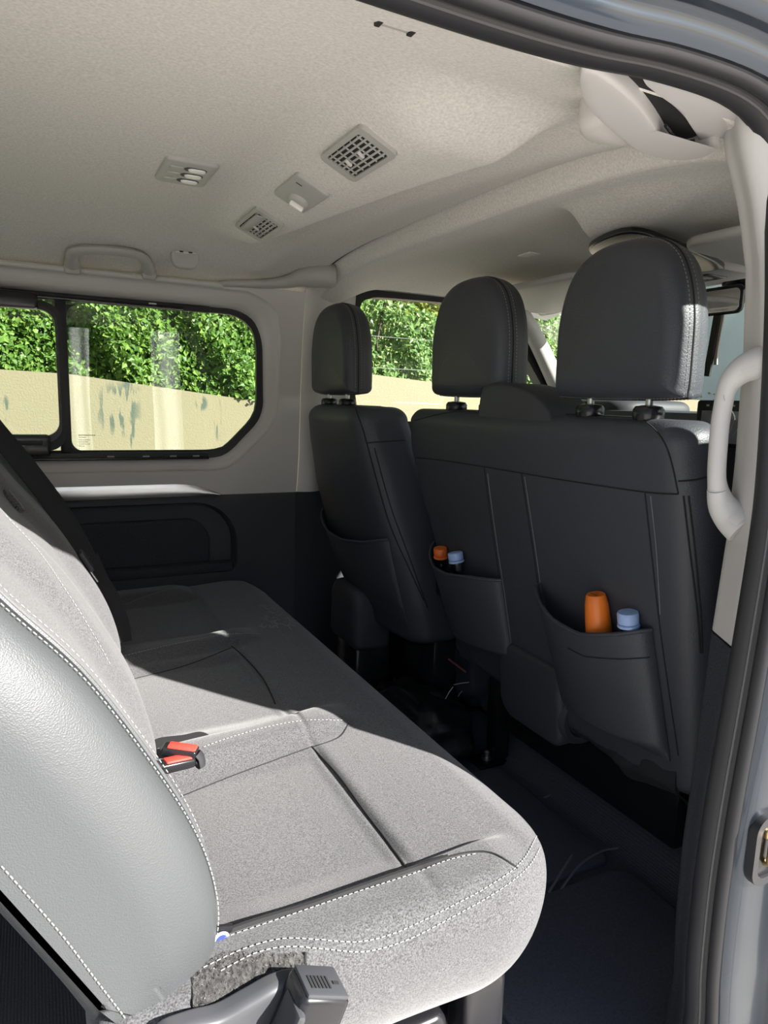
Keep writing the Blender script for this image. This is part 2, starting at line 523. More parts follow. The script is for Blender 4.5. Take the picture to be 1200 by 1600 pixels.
def leaf_cloud(name, pos, nrm_bias, size, material, parent, seed, spread=1.0, elong=1.6):
    """many folded four-sided leaves as one mesh"""
    rng = np.random.default_rng(seed)
    n = len(pos)
    nr = rng.normal(size=(n, 3)) * spread + np.array(nrm_bias)
    nr /= np.linalg.norm(nr, axis=1, keepdims=True)
    rd = rng.normal(size=(n, 3)); rd[:, 2] -= 0.5
    t = rd - nr * np.sum(rd * nr, axis=1, keepdims=True)
    t /= np.linalg.norm(t, axis=1, keepdims=True)
    s = np.cross(nr, t)
    L = (size * rng.uniform(0.6, 1.25, n))[:, None]
    W = L / elong
    base = pos - t * L * 0.5; tip = pos + t * L * 0.5 - nr * L * .12
    lf = pos - t * L * .08 + s * W * 0.5 + nr * L * .1; rt = pos - t * L * .08 - s * W * 0.5 + nr * L * .1
    V = np.stack([base, rt, tip, lf], axis=1).reshape(-1, 3)
    F = np.arange(4 * n).reshape(-1, 4)
    F = np.concatenate([F[:, [0, 1, 2]], F[:, [0, 2, 3]]])
    me = bpy.data.meshes.new(name)
    me.from_pydata(V.tolist(), [], F.tolist())
    tone = np.repeat(rng.uniform(0, 1, n), 4)
    at = me.attributes.new('tone', 'FLOAT', 'POINT'); at.data.foreach_set('value', tone.astype(np.float32))
    me.materials.append(material)
    o = bpy.data.objects.new(name, me); COL.objects.link(o)
    o['kind'] = 'stuff'
    if parent is not None: put(o, parent)
    return o

def lumpy(x, z, k=0.0):
    return 0.62 * (0.16 * math.sin(3.1 * x + 1.3 * z + k) + 0.14 * math.sin(5.7 * x - 2.9 * z + 2 * k) + 0.10 * math.sin(4.3 * z + 9.1 * x + k) + 0.06 * math.sin(17 * x + 11 * z))
def hedge_points(n, x0, x1, zlow, zhigh, y0, depth, seed, k=0.0):
    rng = np.random.default_rng(seed)
    out = []
    for _ in range(n):
        x = rng.uniform(x0, x1); z = rng.uniform(zlow(x), zhigh(x))
        y = y0 + lumpy(x, z, k) + depth * rng.uniform(0, 1) ** 1.8
        out.append((x, y, z))
    return np.array(out)
def wtop(x): return table([(-9, a.z + .4), (a.x, a.z), (b.x, b.z), (c.x, c.z), (2.05, c.z - .5 * s1)], x)
h = thing('hedge', 'dense dark green leafy hedge growing above the stained garden wall', 'hedge', (0, WY + .5, GZ))
leaf_cloud('foliage', hedge_points(90000, -3.2, 2.4, lambda x: wtop(x) + 0.0, lambda x: 2.9, WY + .16, 0.42, 1), (0.3, -0.9, 0.5), 0.047, M['hedge'], h, 1, 0.75, 1.35)
bm = bmesh.new()
rg = random.Random(3)
for i in range(60):
    x = -3 + i * .095; y = WY + .55 + rg.uniform(-.1, .15)
    pts = [Vector((x, y, GZ + .1))]
    for q in range(5): pts.append(pts[-1] + Vector((rg.uniform(-.12, .12), rg.uniform(-.06, .06), .62)))
    add_tube(bm, pts, 0.012, n=5)
obj('stem', bm, M['twig'], h)
# backing growth keeps the hedge opaque
leaf_cloud('inner_foliage', hedge_points(26000, -3.2, 2.4, lambda x: wtop(x) - 0.1, lambda x: 3.0, WY + .62, 0.35, 2), (0, -1, .2), 0.08, M['hedge'], h, 2, 0.5, 1.2)

h = thing('hedge', 'sunlit low bramble hedge behind a wire fence past the driver headrest', 'hedge', (3, WY + .8, GZ))
leaf_cloud('foliage', hedge_points(16000, 2.5, 6.5, lambda x: d.z - .05, lambda x: d.z + .62 + .1 * math.sin(3 * x), WY + .45, 0.5, 5, 2.0), (0.3, -0.9, 0.6), 0.06, M['tree_far'], h, 5, 0.8, 1.5)
def tree(label, x, y, z0, z1, r, n, m, seed, size=0.08):
    t = thing('tree', label, 'tree', (x, y, GZ))
    rng = np.random.default_rng(seed)
    pts = []
    blobs = [(rng.uniform(-.6, .6) * r, rng.uniform(-.5, .5) * r, rng.uniform(0.1, .95)) for _ in range(16)]
    for i in range(n):
        bx, by, bz = blobs[i % 16]
        v = rng.normal(size=3); v /= np.linalg.norm(v); v *= r * .55 * rng.uniform(0.5, 1) ** .5
        pts.append((x + bx + v[0], y + by + v[1], z0 + (z1 - z0) * bz + v[2]))
    leaf_cloud('crown', np.array(pts), (0.3, -0.6, 0.6), size, m, t, seed, 0.9, 1.7)
    obj('trunk', T([(x, y, GZ), (x + .05, y, lerp(GZ, z1, .4)), (x - .05, y + .1, lerp(GZ, z1, .85))], [.12, .09, .03], n=8), M['twig'], t)
    return t
tree('yellow green feathery tree standing behind the bramble hedge', 4.0, 7.6, 0.9, 3.2, 1.15, 12000, M['tree'], 21)
tree('yellow green tree with olive tufts beside the feathery tree', 6.7, 8.9, 0.9, 3.6, 1.3, 11000, M['tree'], 22)
tree('fresh green tree standing behind the hedge near the house end', 1.2, 8.4, 1.0, 3.2, 0.9, 8000, M['tree_far'], 23)
tree('tall green tree seen through the top of the windscreen', 11.0, 12.5, 0.6, 6.3, 1.9, 11000, M['tree_far'], 24, .16)
fe = thing('wire_fence', 'thin galvanised wire fence above the taller yellow wall', 'fence', (3.4, WY + .12, d.z))
for x in (2.2, 3.7, 5.2):
    obj('post', T([(x, WY + .12, GZ), (x, WY + .12, d.z + .34)], .012, n=6), M['wire'], fe)
for zz in (.06, .31):
    obj('wire', T([(2.2, WY + .12, d.z + zz), (3.7, WY + .12, d.z + zz), (5.2, WY + .12, d.z + zz)], .0016, n=5), M['wire'], fe)
# ahead of the windscreen
hs = thing('house', 'white rendered house front beyond the windscreen', 'building', (14.6, 8, GZ))
obj('wall', BX((14.6, 8.0, GZ + 3.0), (0.4, 16.0, 6.0), 0.02), M['house'], hs)
obj('roof', prism([(14.0, GZ + 6.0), (15.2, GZ + 6.0), (15.2, GZ + 6.5), (14.9, GZ + 6.6)], 'y', -.2, 16.2), M['house'], hs, smooth_ang=0)
lw = tag(obj('kerb_wall', BX((11.0, 8.0, GZ + .55), (.3, 14.0, 1.1), 0.02), M['wall']), 'low yellow wall in front of the white house', 'wall')
h = thing('shrub', 'low yellow green shrub row in front of the white house', 'shrub', (11.6, 6, GZ))
rng = np.random.default_rng(9)
pp = np.stack([11.6 + rng.normal(size=6000) * .22, rng.uniform(2.5, 11.5, 6000), GZ + 1.05 + np.abs(rng.normal(size=6000)) * .22], axis=1)
leaf_cloud('foliage', pp, (-.5, -.4, .8), .09, M['tree'], h, 9, .8)

# ------------------------------------------------------------------ door opening (near side): contour in X, Z
OPEN = [(-0.33, 0.06), (-0.345, 0.5), (-0.34, 1.0), (-0.33, 1.22), (-0.30, 1.29), (-0.22, 1.336), (0.1, 1.344), (0.36, 1.344), (0.48, 1.348), (0.57, 1.356), (0.66, 1.358), (0.715, 1.352), (0.75, 1.337),
        (0.777, 1.300), (0.800, 1.20), (0.815, 1.10), (0.829, 0.95), (0.830, 0.85), (0.817, 0.66), (0.803, 0.5), (0.797, 0.38), (0.80, 0.25), (0.810, 0.14), (0.795, 0.04),
        (0.74, 0.0), (0.5, -0.012), (0.0, -0.012), (-0.26, -0.01), (-0.315, 0.015)]
loop = [(q.x, q.y) for q in catmull([(u, v, 0) for u, v in OPEN], 260, True)]
def offs(d):
    out = []
    n = len(loop)
    for i in range(n):
        t = Vector((loop[(i + 1) % n][0] - loop[i - 1][0], loop[(i + 1) % n][1] - loop[i - 1][1])).normalized()
        out.append((loop[i][0] - t.y * d, loop[i][1] + t.x * d))
    return out
def sweep(profile, closed_profile=False):
    bm = bmesh.new()
    rows = [[bm.verts.new((x, y, z)) for (x, z) in offs(dd)] for dd, y in profile]
    n = len(loop)
    pairs = list(zip(rows, rows[1:]))
    if closed_profile: pairs.append((rows[-1], rows[0]))
    for A, B in pairs:
        for i in range(n):
            j = (i + 1) % n
            bm.faces.new((A[i], A[j], B[j], B[i]))
    return bm
seal = struct('trim_1', sweep([(0.006, .570), (-0.001, .568), (-0.005, .562), (-0.006, .555), (-0.003, .546), (0.001, .541), (0.003, .537), (-0.001, .534), (-0.003, .530), (-0.002, .524), (0.002, .519), (0.008, .517), (0.012, .53), (0.012, .565)], True), M['rubber'])
seal['label'] = 'black rubber seal around the door opening'
obj('seal_rib', sweep([(-0.0015, .5445), (-0.0030, .5425), (-0.0020, .5405), (0.002, .5400), (.003, .543)], True), mat('worn rubber', (0.10, 0.10, 0.10), 0.6), seal)
M['lip'] = mat('blue grey seal lip', (0.115, 0.130, 0.145), 0.5, spec=0.4)
bm = bmesh.new()
idx = [i for i in range(len(loop)) if loop[i][1] > 1.26 and -.3 < loop[i][0] < .585]
rows = []
for dd, y in ((0.034, .588), (0.034, .591), (0.014, .588), (0.007, .579), (0.003, .570), (0.005, .5655), (0.010, .565)):
    L_ = offs(dd); rows.append([Vector((L_[i][0], y, L_[i][1])) for i in idx])
rows_t = [[r[k] for r in rows] for k in range(len(idx))]
obj('inner_lip', add_loft(bm, rows_t), M['lip'], seal)
PJ_TOP = [(0.012, .56), (0.006, .519), (0.007, .514), (0.012, .510), (0.022, .507), (0.032, .506), (0.036, .502), (0.037, .494), (0.042, .489), (0.060, .486), (0.072, .484), (0.077, .478), (0.079, .468), (0.088, .462), (0.13, .456), (0.20, .452)]
PJ_SIDE = [(0.012, .56), (0.005, .522), (0.006, .516), (0.010, .512), (0.018, .509), (0.030, .5075), (0.045, .507), (0.060, .5065), (0.075, .506), (0.090, .5055), (0.100, .503), (0.105, .496), (0.108, .482), (0.114, .470), (0.14, .462), (0.20, .456)]
bm = bmesh.new()
rows = []
for (d0, y0), (d1, y1) in zip(PJ_TOP, PJ_SIDE):
    A_, B_ = offs(d0), offs(d1); r = []
    for p, q in zip(A_, B_):
        k = (1 - smooth(p[1], .70, 1.05)) * smooth(p[0], .3, .6)
        r.append(Vector((lerp(p[0], q[0], k), lerp(y0, y1, k), lerp(p[1], q[1], k))))
    rows.append(r)
jamb = struct('trim_2', add_loft(bm, rows, cap=(False, False)), M['paint'])
jamb['label'] = 'blue grey painted body frame around the door opening'

# outer skin that closes the body around the frame
bm = bmesh.new()
add_box(bm, (1.75, .455, 0.30), (1.60, .012, 1.22), 0.003)
add_frame(bm, rrect(-1.81, -.49, -.32, 1.42, .02), rrect(-1.62, -.52, .88, 1.28, .06), 'y', .449, .461)
add_box(bm, (0.2, .455, -0.27), (1.6, .012, 0.26), 0.003)
struct('wall_outside', bm, M['paint'])
bm = grid(lambda u, v: Vector((lerp(-1.75, 1.95, u), lerp(.448, 2.36, v), 1.545 - .07 * abs(2 * v - 1) ** 3 - .10 * smooth(u, .8, 1.0))), 20, 12, (0, 0, .012))
struct('roof', bm, M['paint'])

# ------------------------------------------------------------------ floor
def floor_fn(u, v):
    x = lerp(-1.75, 2.6, u); y = lerp(.50, 2.30, v)
    return Vector((x, y, 0.0 + 0.10 * smooth(x, 1.16, 1.26)))
flo = struct('floor', grid(floor_fn, 90, 12, (0, 0, -.10)), M['floor'])
# moulded relief of the floor mat
M['mat'] = mat('moulded mat', (0.095, 0.100, 0.122), 0.6, spec=0.35, noise=300, var=0.2)
obj('floor_relief', pillow(rrect(0.66, 1.13, 0.60, 0.985, [.05, .09, .02, .02]), 'z', -0.01, 0.012, .004, .008, nc=1), M['mat'], flo)
obj('floor_relief', pillow(rrect(0.76, 1.13, 1.01, 1.45, [.03, .03, .06, .03]), 'z', -0.01, 0.010, .004, .008, nc=1), M['mat'], flo)
obj('floor_relief', pillow(rrect(0.30, 0.60, 0.60, 0.86, [.05, .02, .02, .02]), 'z', -0.01, 0.010, .004, .007, nc=1), M['mat'], flo)
M['mat_highlight'] = mat('mat edge highlight', (0.20, 0.21, 0.24), 0.5, spec=0.4)  # paler lines that paint highlights along the relief edges
for px in ([(858, 1428), (880, 1385), (908, 1350), (940, 1330), (966, 1325)], [(858, 1394), (876, 1364), (894, 1336)], [(850, 1246), (868, 1241), (884, 1246), (893, 1255)]):
    obj('floor_highlight', T(catmull([pix(a_, b_, 2, .010) for a_, b_ in px], 24), .0028, n=6, flat=.7), M['mat_highlight'], flo)

# ------------------------------------------------------------------ ceiling
def ceil_z(x, y):
    t = abs((y - 1.365) / 0.81)
    z = 1.428 - (0.075 - .050 * smooth(x, .85, 1.05)) * min(t, 1.2) ** 5 - .012 * t * t
    # air duct hump that carries the vents
    fr = .51 + .14 * min(1.15, max(-.25, (1.6 - y) / .85))
    hump = smooth(x, .365, .52) * (1 - smooth(x, fr - .015, fr + .05)) * smooth(y, .74, .90) * (1 - smooth(y, 1.66, 1.86))
    z -= 0.052 * hump
    # second roll towards the front joint
    z -= 0.014 * math.exp(-((x - fr - .13) / .05) ** 2) * (1 - smooth(y, 2.0, 2.1))
    # front liner panel starts at a stepped joint
    g = 0.828 + .01 * math.sin(y * 2)
    z -= 0.030 * smooth(x, g - .004, g + .020) * (1 - smooth(x, g + .035, g + .30))
    z += 0.014 * math.exp(-((x - g + .012) / .008) ** 2)
    # shelf moulding over the windscreen
    yb = min(1.32, 1.08 + .45 * (x - .92))
    sh = smooth(x, .90, 1.02) * (1 - smooth(y, yb - .02, yb + .025))
    z -= 0.060 * sh * smooth(y, .72, .95) * (1 - smooth(x, 1.36, 1.56))
    z -= 0.028 * smooth(x, 1.25, 1.85)
    return z
def ceil_fn(u, v):
    x = lerp(-1.72, 1.80, u); y = lerp(.594, 2.16, v)
    return Vector((x, y, ceil_z(x, y)))
ceilo, ceil_bvh = struct('ceiling', grid(ceil_fn, 520, 230, (0, 0, .02)), M['headliner'], bvh=True, smooth_ang=180)
gl = [Vector((0.818 + .01 * math.sin(y * 2), y, ceil_z(0.818 + .01 * math.sin(y * 2), y) - .0005)) for y in np.linspace(.62, 2.06, 60)]
obj('joint', T(gl, .0032, n=6), M['seam'], ceilo)
obj('clip', BX(pix(826, 398, 2, 1.385), (.03, .05, .004), .002), M['headliner'], ceilo)

# ------------------------------------------------------------------ far side wall, window 1
WIN = rrect(-1.10, .635, .835, 1.285, .055)
def wl_y(z): return table([(.70, 2.198), (.76, 2.186), (.84, 2.176), (1.0, 2.168), (1.15, 2.158), (1.27, 2.142), (1.352, 2.122)], z)
# window opening of the trim: rounded, chamfered lower front corner
def win_outline(g, n=120):
    pts = [(-1.10 - g, .845 - g), (.50 + g * .5, .845 - g), (.545 + g * .5, .853 - g * .8), (.640 + g * .85, .950 - g * .5), (.654 + g, .985), (.655 + g, 1.06), (.655 + g, 1.19 + g * .3), (.635 + g, 1.25 + g * .8), (.58 + g * .5, 1.278 + g), (-1.10 - g, 1.285 + g)]
    fine = []
    m = len(pts)
    for i in range(m):
        p0, p1 = Vector((*pts[i], 0)), Vector((*pts[(i + 1) % m], 0))
        k = max(2, int((p1 - p0).length / .012))
        for j in range(k): fine.append(p0.lerp(p1, j / k))
    for _ in range(2):
        fine = [(fine[i - 1] + fine[i] * 2 + fine[(i + 1) % len(fine)]) / 4 for i in range(len(fine))]
    L = catmull(fine[::3], n, True)
    return [(q.x, q.y) for q in L]
def wall_patch(u, v):
    x = lerp(-1.72, .787, u); z = lerp(.705, 1.352, v)
    return Vector((x, wl_y(z), z))
NW = 240
oo = rrect(-1.72, .787, .705, 1.352, [.03, .001, .001, .001], n=59)
o_l = catmull([(q[0], q[1], 0) for q in oo[:-1]], NW, True) if False else None
def ray_outer(p, c):
    dx, dz = p[0] - c[0], p[1] - c[1]
    t = 1e9
    if dx > 1e-9: t = min(t, (.787 - c[0]) / dx)
    if dx < -1e-9: t = min(t, (-1.72 - c[0]) / dx)
    if dz > 1e-9: t = min(t, (1.352 - c[1]) / dz)
    if dz < -1e-9: t = min(t, (.705 - c[1]) / dz)
    return (c[0] + dx * t, c[1] + dz * t)
in0 = win_outline(.060, NW); in1 = win_outline(.045, NW); in2 = win_outline(.018, NW); in3 = win_outline(.010, NW)
cc = (-.2, 1.06)
outer = [ray_outer(p, cc) for p in in0]
# put exact corners in
for cr in ((.787, .705), (.787, 1.352), (-1.72, .705), (-1.72, 1.352)):
    i = min(range(NW), key=lambda k: (outer[k][0] - cr[0]) ** 2 + (outer[k][1] - cr[1]) ** 2)
    outer[i] = cr
bm = bmesh.new()
rows = []
for k in range(9): rows.append([Vector((lerp(o[0], i[0], k / 8), 0, lerp(o[1], i[1], k / 8))) for o, i in zip(outer, in0)])
for r in rows:
    for p in r: p.y = wl_y(p.z)
for g_, d_ in ((.0595, .002), (.057, .010), (.052, .014), (.042, .016), (.030, .019), (.022, .026), (.017, .040), (.012, .062)):
    rows.append([Vector((p[0], wl_y(p[1]) + d_, p[1])) for p in win_outline(g_, NW)])
wl = struct('wall_left', add_loft(bm, rows, cap=(False, False)), M['trim'])
obj('top_trim', T([(x, wl_y(1.345) - .012, 1.345 - .0 * x) for x in np.linspace(-1.7, .52, 24)], .011, n=10, flat=.75), M['trim'], wl)
# silver strip on the belt line
def strip_fn(u, v):
    x = lerp(-1.6, .525, u); e_ = math.sqrt(max(0.0, 1 - smooth(x, .36, .525) ** 2 * .98))
    return Vector((x, wl_y(.72) - .006 - .003 * (1 - (2 * v - 1) ** 2), .704 + .040 * v * e_))
obj('silver_strip', grid(strip_fn, 60, 6, (0, .02, 0)), M['chrome'], wl, smooth_ang=20)
# dark lower panel with an armrest recess
RC = rrect(-1.3, .585, .45, .682, [.14, .02, .02, .03], n=20)
NR = len(RC)
cc2 = (-.2, .56)
def ray_outer2(p):
    dx, dz = p[0] - cc2[0], p[1] - cc2[1]; t = 1e9
    if dx > 1e-9: t = min(t, (.787 - cc2[0]) / dx)
    if dx < -1e-9: t = min(t, (-1.72 - cc2[0]) / dx)
    if dz > 1e-9: t = min(t, (.705 - cc2[1]) / dz)
    if dz < -1e-9: t = min(t, (-.02 - cc2[1]) / dz)
    return (cc2[0] + dx * t, cc2[1] + dz * t)
out2 = [ray_outer2(p) for p in RC]
for cr in ((.787, .705), (-1.72, .705), (.787, -.02), (-1.72, -.02)):
    i = min(range(NR), key=lambda k: (out2[k][0] - cr[0]) ** 2 + (out2[k][1] - cr[1]) ** 2)
    out2[i] = cr
def scl(pts, k, kz): return [(cc2[0] + (p[0] - cc2[0]) * k, cc2[1] + (p[1] - cc2[1]) * kz) for p in pts]
bm = bmesh.new()
rows = [[Vector((p[0], 2.205, p[1])) for p in out2], [Vector((p[0], 2.200, p[1])) for p in RC], [Vector((p[0], 2.205, p[1])) for p in scl(RC, .995, .97)], [Vector((p[0], 2.245, p[1])) for p in scl(RC, .985, .93)]]
add_loft(bm, rows, cap=(False, True))
obj('lower_panel', bm, M['dark_panel'], wl)
obj('armrest', pillow(rrect(-1.25, .50, .475, .625, [.08, .02, .02, .02], n=10), 'y', 2.25, 2.222, .01, .012, nc=2), M['dark_cloth'], wl)
obj('armrest_shelf', BX((-.36, 2.215, .463), (1.86, .05, .035), .012), M['dark_cloth'], wl)
# wheel box of the belt side, lower front lip
# window 1 : frame, fixed pane, sliding pane
w1 = bpy.data.objects.new('window_1', None); COL.objects.link(w1); w1.location = (.3, 2.22, .85); w1['kind'] = 'structure'
w1['label'] = 'sliding side window in a black frame above the rear bench'
FY0, FY1 = 2.200, 2.220
fo, fi = win_outline(.022, 160), win_outline(-.004, 160)
obj('frame', add_frame(bmesh.new(), fo, fi, 'y', FY0 + .004, FY1), M['rubber'], w1)
fixed = rrect(.098, .70, .80, 1.33, .01, n=4)
fxo = rrect(.062, .125, .80, 1.30, .01)
obj('mullion', BX((.082, 2.2080, 1.065), (.030, .016, .48), .004), M['rubber'], w1)
# rounded rubber fillets give the fixed pane its radiused rear corners
for (cx_, cz_, sx, sz) in ((.097, .848, 1, 1), (.097, 1.264, 1, -1)):
    pts = [(cx_, cz_)]
    for k in range(9):
        an = math.radians(90 * k / 8)
        pts.append((cx_ + sx * (.032 - .032 * math.sin(an)), cz_ + sz * (.032 - .032 * math.cos(an))))
    obj('corner_rubber', prism(pts, 'y', 2.2040, 2.2160), M['rubber'], w1, smooth_ang=0)
obj('top_track', BX((-.18, 2.1950, 1.281), (1.36, .016, .020), .004), M['rubber'], w1)
obj('top_runner', BX((-.22, 2.1870, 1.277), (1.28, .012, .008), .003), M['black'], w1)
obj('bottom_track', BX((-.22, 2.1920, .834), (1.42, .020, .020), .004), M['rubber'], w1)
obj('bottom_runner', BX((-.18, 2.1820, .826), (1.34, .012, .008), .003), M['black'], w1)
for x in (.20, .30, .38, .45):
    obj('runner_clip', BX((x, 2.1840, .8325), (.02, .006, .004), .001), M['vent'], w1)
obj('runner_clip', BX((.33, 2.1850, 1.2835), (.022, .006, .004), .001), M['white'], w1)
pane = prism(win_outline(.006, 160), 'y', 2.2120, 2.2160)
obj('fixed_pane', pane, M['glass'], w1, smooth_ang=0)
# sliding sash in front of the fixed glass
so = rrect(-.62, .083, .850, 1.266, .05, n=10); si = rrect(-.595, .066, .893, 1.242, .040, n=10)
si2 = rrect(-.60, .073, .874, 1.252, .045, n=10)
obj('sash_frame', add_frame(bmesh.new(), so, si, 'y', 2.1900, 2.2040), M['rubber'], w1)
obj('sash_bead', add_frame(bmesh.new(), si2, si, 'y', 2.1820, 2.1920), M['black'], w1)
obj('latch_top', BX((-.21, 2.1700, 1.262), (.47, .040, .046), .010), M['black'], w1)
lb = obj('latch_bottom', BX((-.21, 2.1670, .867), (.50, .042, .062), .010), M['black'], w1)
obj('latch_slot', BX((-.06, 2.1440, .876), (.16, .006, .012), .003), M['rubber'], lb)
# small etched marking on the fixed pane: rows of tiny strokes
bm = bmesh.new()
rg = random.Random(11)
for r_, (n_, z_) in enumerate(((9, .894), (4, .888), (6, .880), (5, .874), (6, .868), (3, .862))):
    for k in range(n_): add_box(bm, (.118 + k * .0052, 2.2100, z_), (.0032, .0012, .0028 if r_ == 0 else .0018), 0)
stuff(obj('glass_marking', bm, M['ink'], w1))

# far B pillar and driver's door side (front of the seam at x = .787)
def pil_fn(u, v):
    z = lerp(.705, 1.40, v); x = lerp(.790, .985, u)
    return Vector((x, wl_y(z) + .004 + .05 * smooth(u, .25, 1) - .012 * math.sin(math.pi * min(1, u * 2.2)), z))
fp = struct('wall_front_left', grid(pil_fn, 16, 20, (0, .02, 0)), M['trim'])
obj('lower_panel', grid(lambda u, v: Vector((lerp(.790, 1.02, u), 2.215 + .06 * u, lerp(0, .705, v))), 6, 8, (0, .02, 0)), M['dark'], fp)
obj('door_card', BX((1.75, 2.30, .45), (1.5, .05, .98), .02), M['dark'], fp)
obj('upper_rail', BX((1.33, 2.235, 1.425), (.80, .09, .05), .02), M['headliner'], fp)
# driver's door window
w2 = bpy.data.objects.new('window_2', None); COL.objects.link(w2); w2.location = (1.4, 2.25, .95); w2['kind'] = 'structure'
w2['label'] = 'driver door window in a black rubber frame'
def dw(g):
    pts = [(1.012 - g, .945 - g), (1.010 - g, 1.30 + g * .2), (1.03 - g, 1.36 + g), (1.08, 1.378 + g), (1.34, 1.384 + g), (1.57, 1.375 + g), (1.64 + g, 1.352 + g), (1.93 + g * 1.3, .99), (1.945 + g * 1.5, .945 - g)]
    fine = []
    for i in range(len(pts)):
        p0, p1 = Vector((*pts[i], 0)), Vector((*pts[(i + 1) % len(pts)], 0))
        for j in range(8): fine.append(p0.lerp(p1, j / 8))
    for _ in range(2): fine = [(fine[i - 1] + fine[i] * 2 + fine[(i + 1) % len(fine)]) / 4 for i in range(len(fine))]
    return [(q.x, q.y) for q in fine]
obj('frame', add_frame(bmesh.new(), dw(.034), dw(-.002), 'y', 2.225, 2.275), M['rubber'], w2)
obj('pane', prism(dw(.004), 'y', 2.250, 2.254), M['glass_clear'], w2, smooth_ang=0)
# windscreen, A pillar, dash
w3 = bpy.data.objects.new('window_3', None); COL.objects.link(w3); w3.location = (2.1, 1.4, .95); w3['kind'] = 'structure'
w3['label'] = 'large windscreen above the dashboard'
obj('pane', grid(lambda u, v: Vector((lerp(1.78, 2.62, u) - .10 * (2 * v - 1) ** 2, lerp(.62, 2.21, v), lerp(1.385, .90, u))), 10, 12, (.004, 0, .004)), M['glass_clear'], w3)
def pillar_a(s):
    return T(catmull([(1.60, 1.365 + s * .80, 1.405), (1.72, 1.365 + s * .812, 1.32), (1.90, 1.365 + s * .83, 1.10), (2.08, 1.365 + s * .845, .88)], 20), [.030 + .012 * k / 19 for k in range(20)], n=12)
obj('pillar_trim', pillar_a(1), M['trim_soft'], w3)
obj('pillar_trim', pillar_a(-1), M['trim_soft'], w3)
obj('header', T([(1.79, .60, 1.385), (1.775, 1.0, 1.395), (1.765, 1.4, 1.398), (1.775, 1.8, 1.395), (1.79, 2.19, 1.385)], .022, n=10), M['headliner'], w3)

# ------------------------------------------------------------------ near side pillar and walls
def pil_ring(z):
    """plan section of the near B pillar trim at height z"""
    k = smooth(z, .4, 1.33)
    xo = table([(0, .80), (.14, .822), (.25, .812), (.38, .809), (.5, .815), (.66, .829), (.85, .842), (.95, .841), (1.10, .827), (1.2, .807), (1.268, .78), (1.34, .74)], z)
    yi = table([(0, .632), (.5, .632), (.7, .640), (.95, .640), (1.1, .636), (1.2, .63), (1.3, .628), (1.34, .63)], z)
    pts = [(xo - .002, .571), (xo + .004, .584), (xo + .024, yi - .024), (xo + .036, yi - .006), (xo + .052, yi), (xo + .10, yi - .005), (xo + .13, yi - .03), (xo + .14, .56), (xo + .06, .545), (xo + .012, .55)]
    return [Vector((q.x, q.y, z)) for q in catmull([(a_, b_, 0) for a_, b_ in pts], 48, True)]
wr = struct('wall_right', add_loft(bmesh.new(), [pil_ring(z) for z in np.linspace(.705, 1.40, 40)]), M['trim_soft'])
obj('lower_trim', add_loft(bmesh.new(), [[p + Vector((-.003, -.001, 0)) for p in pil_ring(z)] for z in np.linspace(.0, .703, 40)]), M['dark_cloth'], wr)
obj('rear_panel', add_frame(bmesh.new(), rrect(-1.73, -.36, -.05, 1.40, .02), rrect(-1.62, -.50, .88, 1.28, .06), 'y', .50, .60), M['trim'], wr)
obj('rear_pane', prism(rrect(-1.63, -.49, .87, 1.29, .06), 'y', .53, .534), M['glass'], wr, smooth_ang=0)
obj('door_panel', BX((1.72, .525, .45), (1.50, .10, .96), .02), M['dark'], wr)
obj('upper_rail', BX((1.35, .54, 1.40), (1.15, .09, .08), .02), M['trim'], wr)
w4 = bpy.data.objects.new('window_4', None); COL.objects.link(w4); w4.location = (1.4, .50, .95); w4['kind'] = 'structure'
obj('pane', BX((1.49, .50, 1.24), (.87, .004, .30), 0), M['glass_clear'], w4)
obj('frame', BX((1.010, .50, 1.16), (.120, .05, .52), .01), M['rubber'], w4)  # wide post added to block a sun streak onto the rear cushion
obj('sun_block_sill', BX((1.49, .50, 1.02), (.92, .06, .20), .02), M['dark'], w4)  # set higher than a door sill to keep sun off the bench flank
# back end of the van
wb = struct('wall_rear', add_frame(bmesh.new(), rrect(.48, 2.34, -.05, 1.50, .05), rrect(.70, 2.1, .78, 1.34, .05), 'x', -1.80, -1.72), M['trim'])
obj('pane', prism(rrect(.69, 2.11, .77, 1.35, .05), 'x', -1.77, -1.766), M['glass'], wb, smooth_ang=0)
ft = struct('wall_front', BX((2.62, 1.4, .42), (.06, 1.9, .98), .02), M['dark'])

# ------------------------------------------------------------------ rear bench
RB = thing('rear_bench_seat', 'wide grey fabric rear bench with pale stitching and leatherette side', 'seat', (.3, 1.36, 0))
# cushion: plan outline
plan = rrect(.02, .640, .600, 2.15, [.12, .03, .03, .15], n=26)
plan = resample(plan, 520)
def cush_top(x, y):
    z = .424 + .012 * smooth(x, .30, .56) - .022 * smooth(x, .57, .64)
    z -= .012 * smooth(x, .22, .04)
    # near pad sits lower than the bolster at the end, slightly dished
    for y0, y1 in ((.690, 1.05), (1.15, 1.53), (1.66, 2.04)):
        s = smooth(y, y0, y0 + .05) * (1 - smooth(y, y1 - .05, y1)) * (1 - smooth(x, .385, .425))
        z -= .010 * s
    # cross seam valley
    z -= .003 * math.exp(-((x - .407) / .005) ** 2)
    # end bolster and ridges between the places
    z += .013 * (1 - smooth(y, .672, .694)) * (1 - smooth(x, .50, .57))
    for yc, wd, xe in ((1.095, .042, .50), (1.60, .042, .47), (2.08, .05, .40)):
        z += .020 * math.exp(-((y - yc - .08 * (x - .3)) / wd) ** 4) * (1 - smooth(x, xe - .06, xe + .03)) * smooth(x, .06, .16)
    return z
cen0, cen1 = Vector((.33, .90)), Vector((.33, 1.85))
def spine(p):
    return Vector((.33, min(max(p[1], .86), 1.90)))
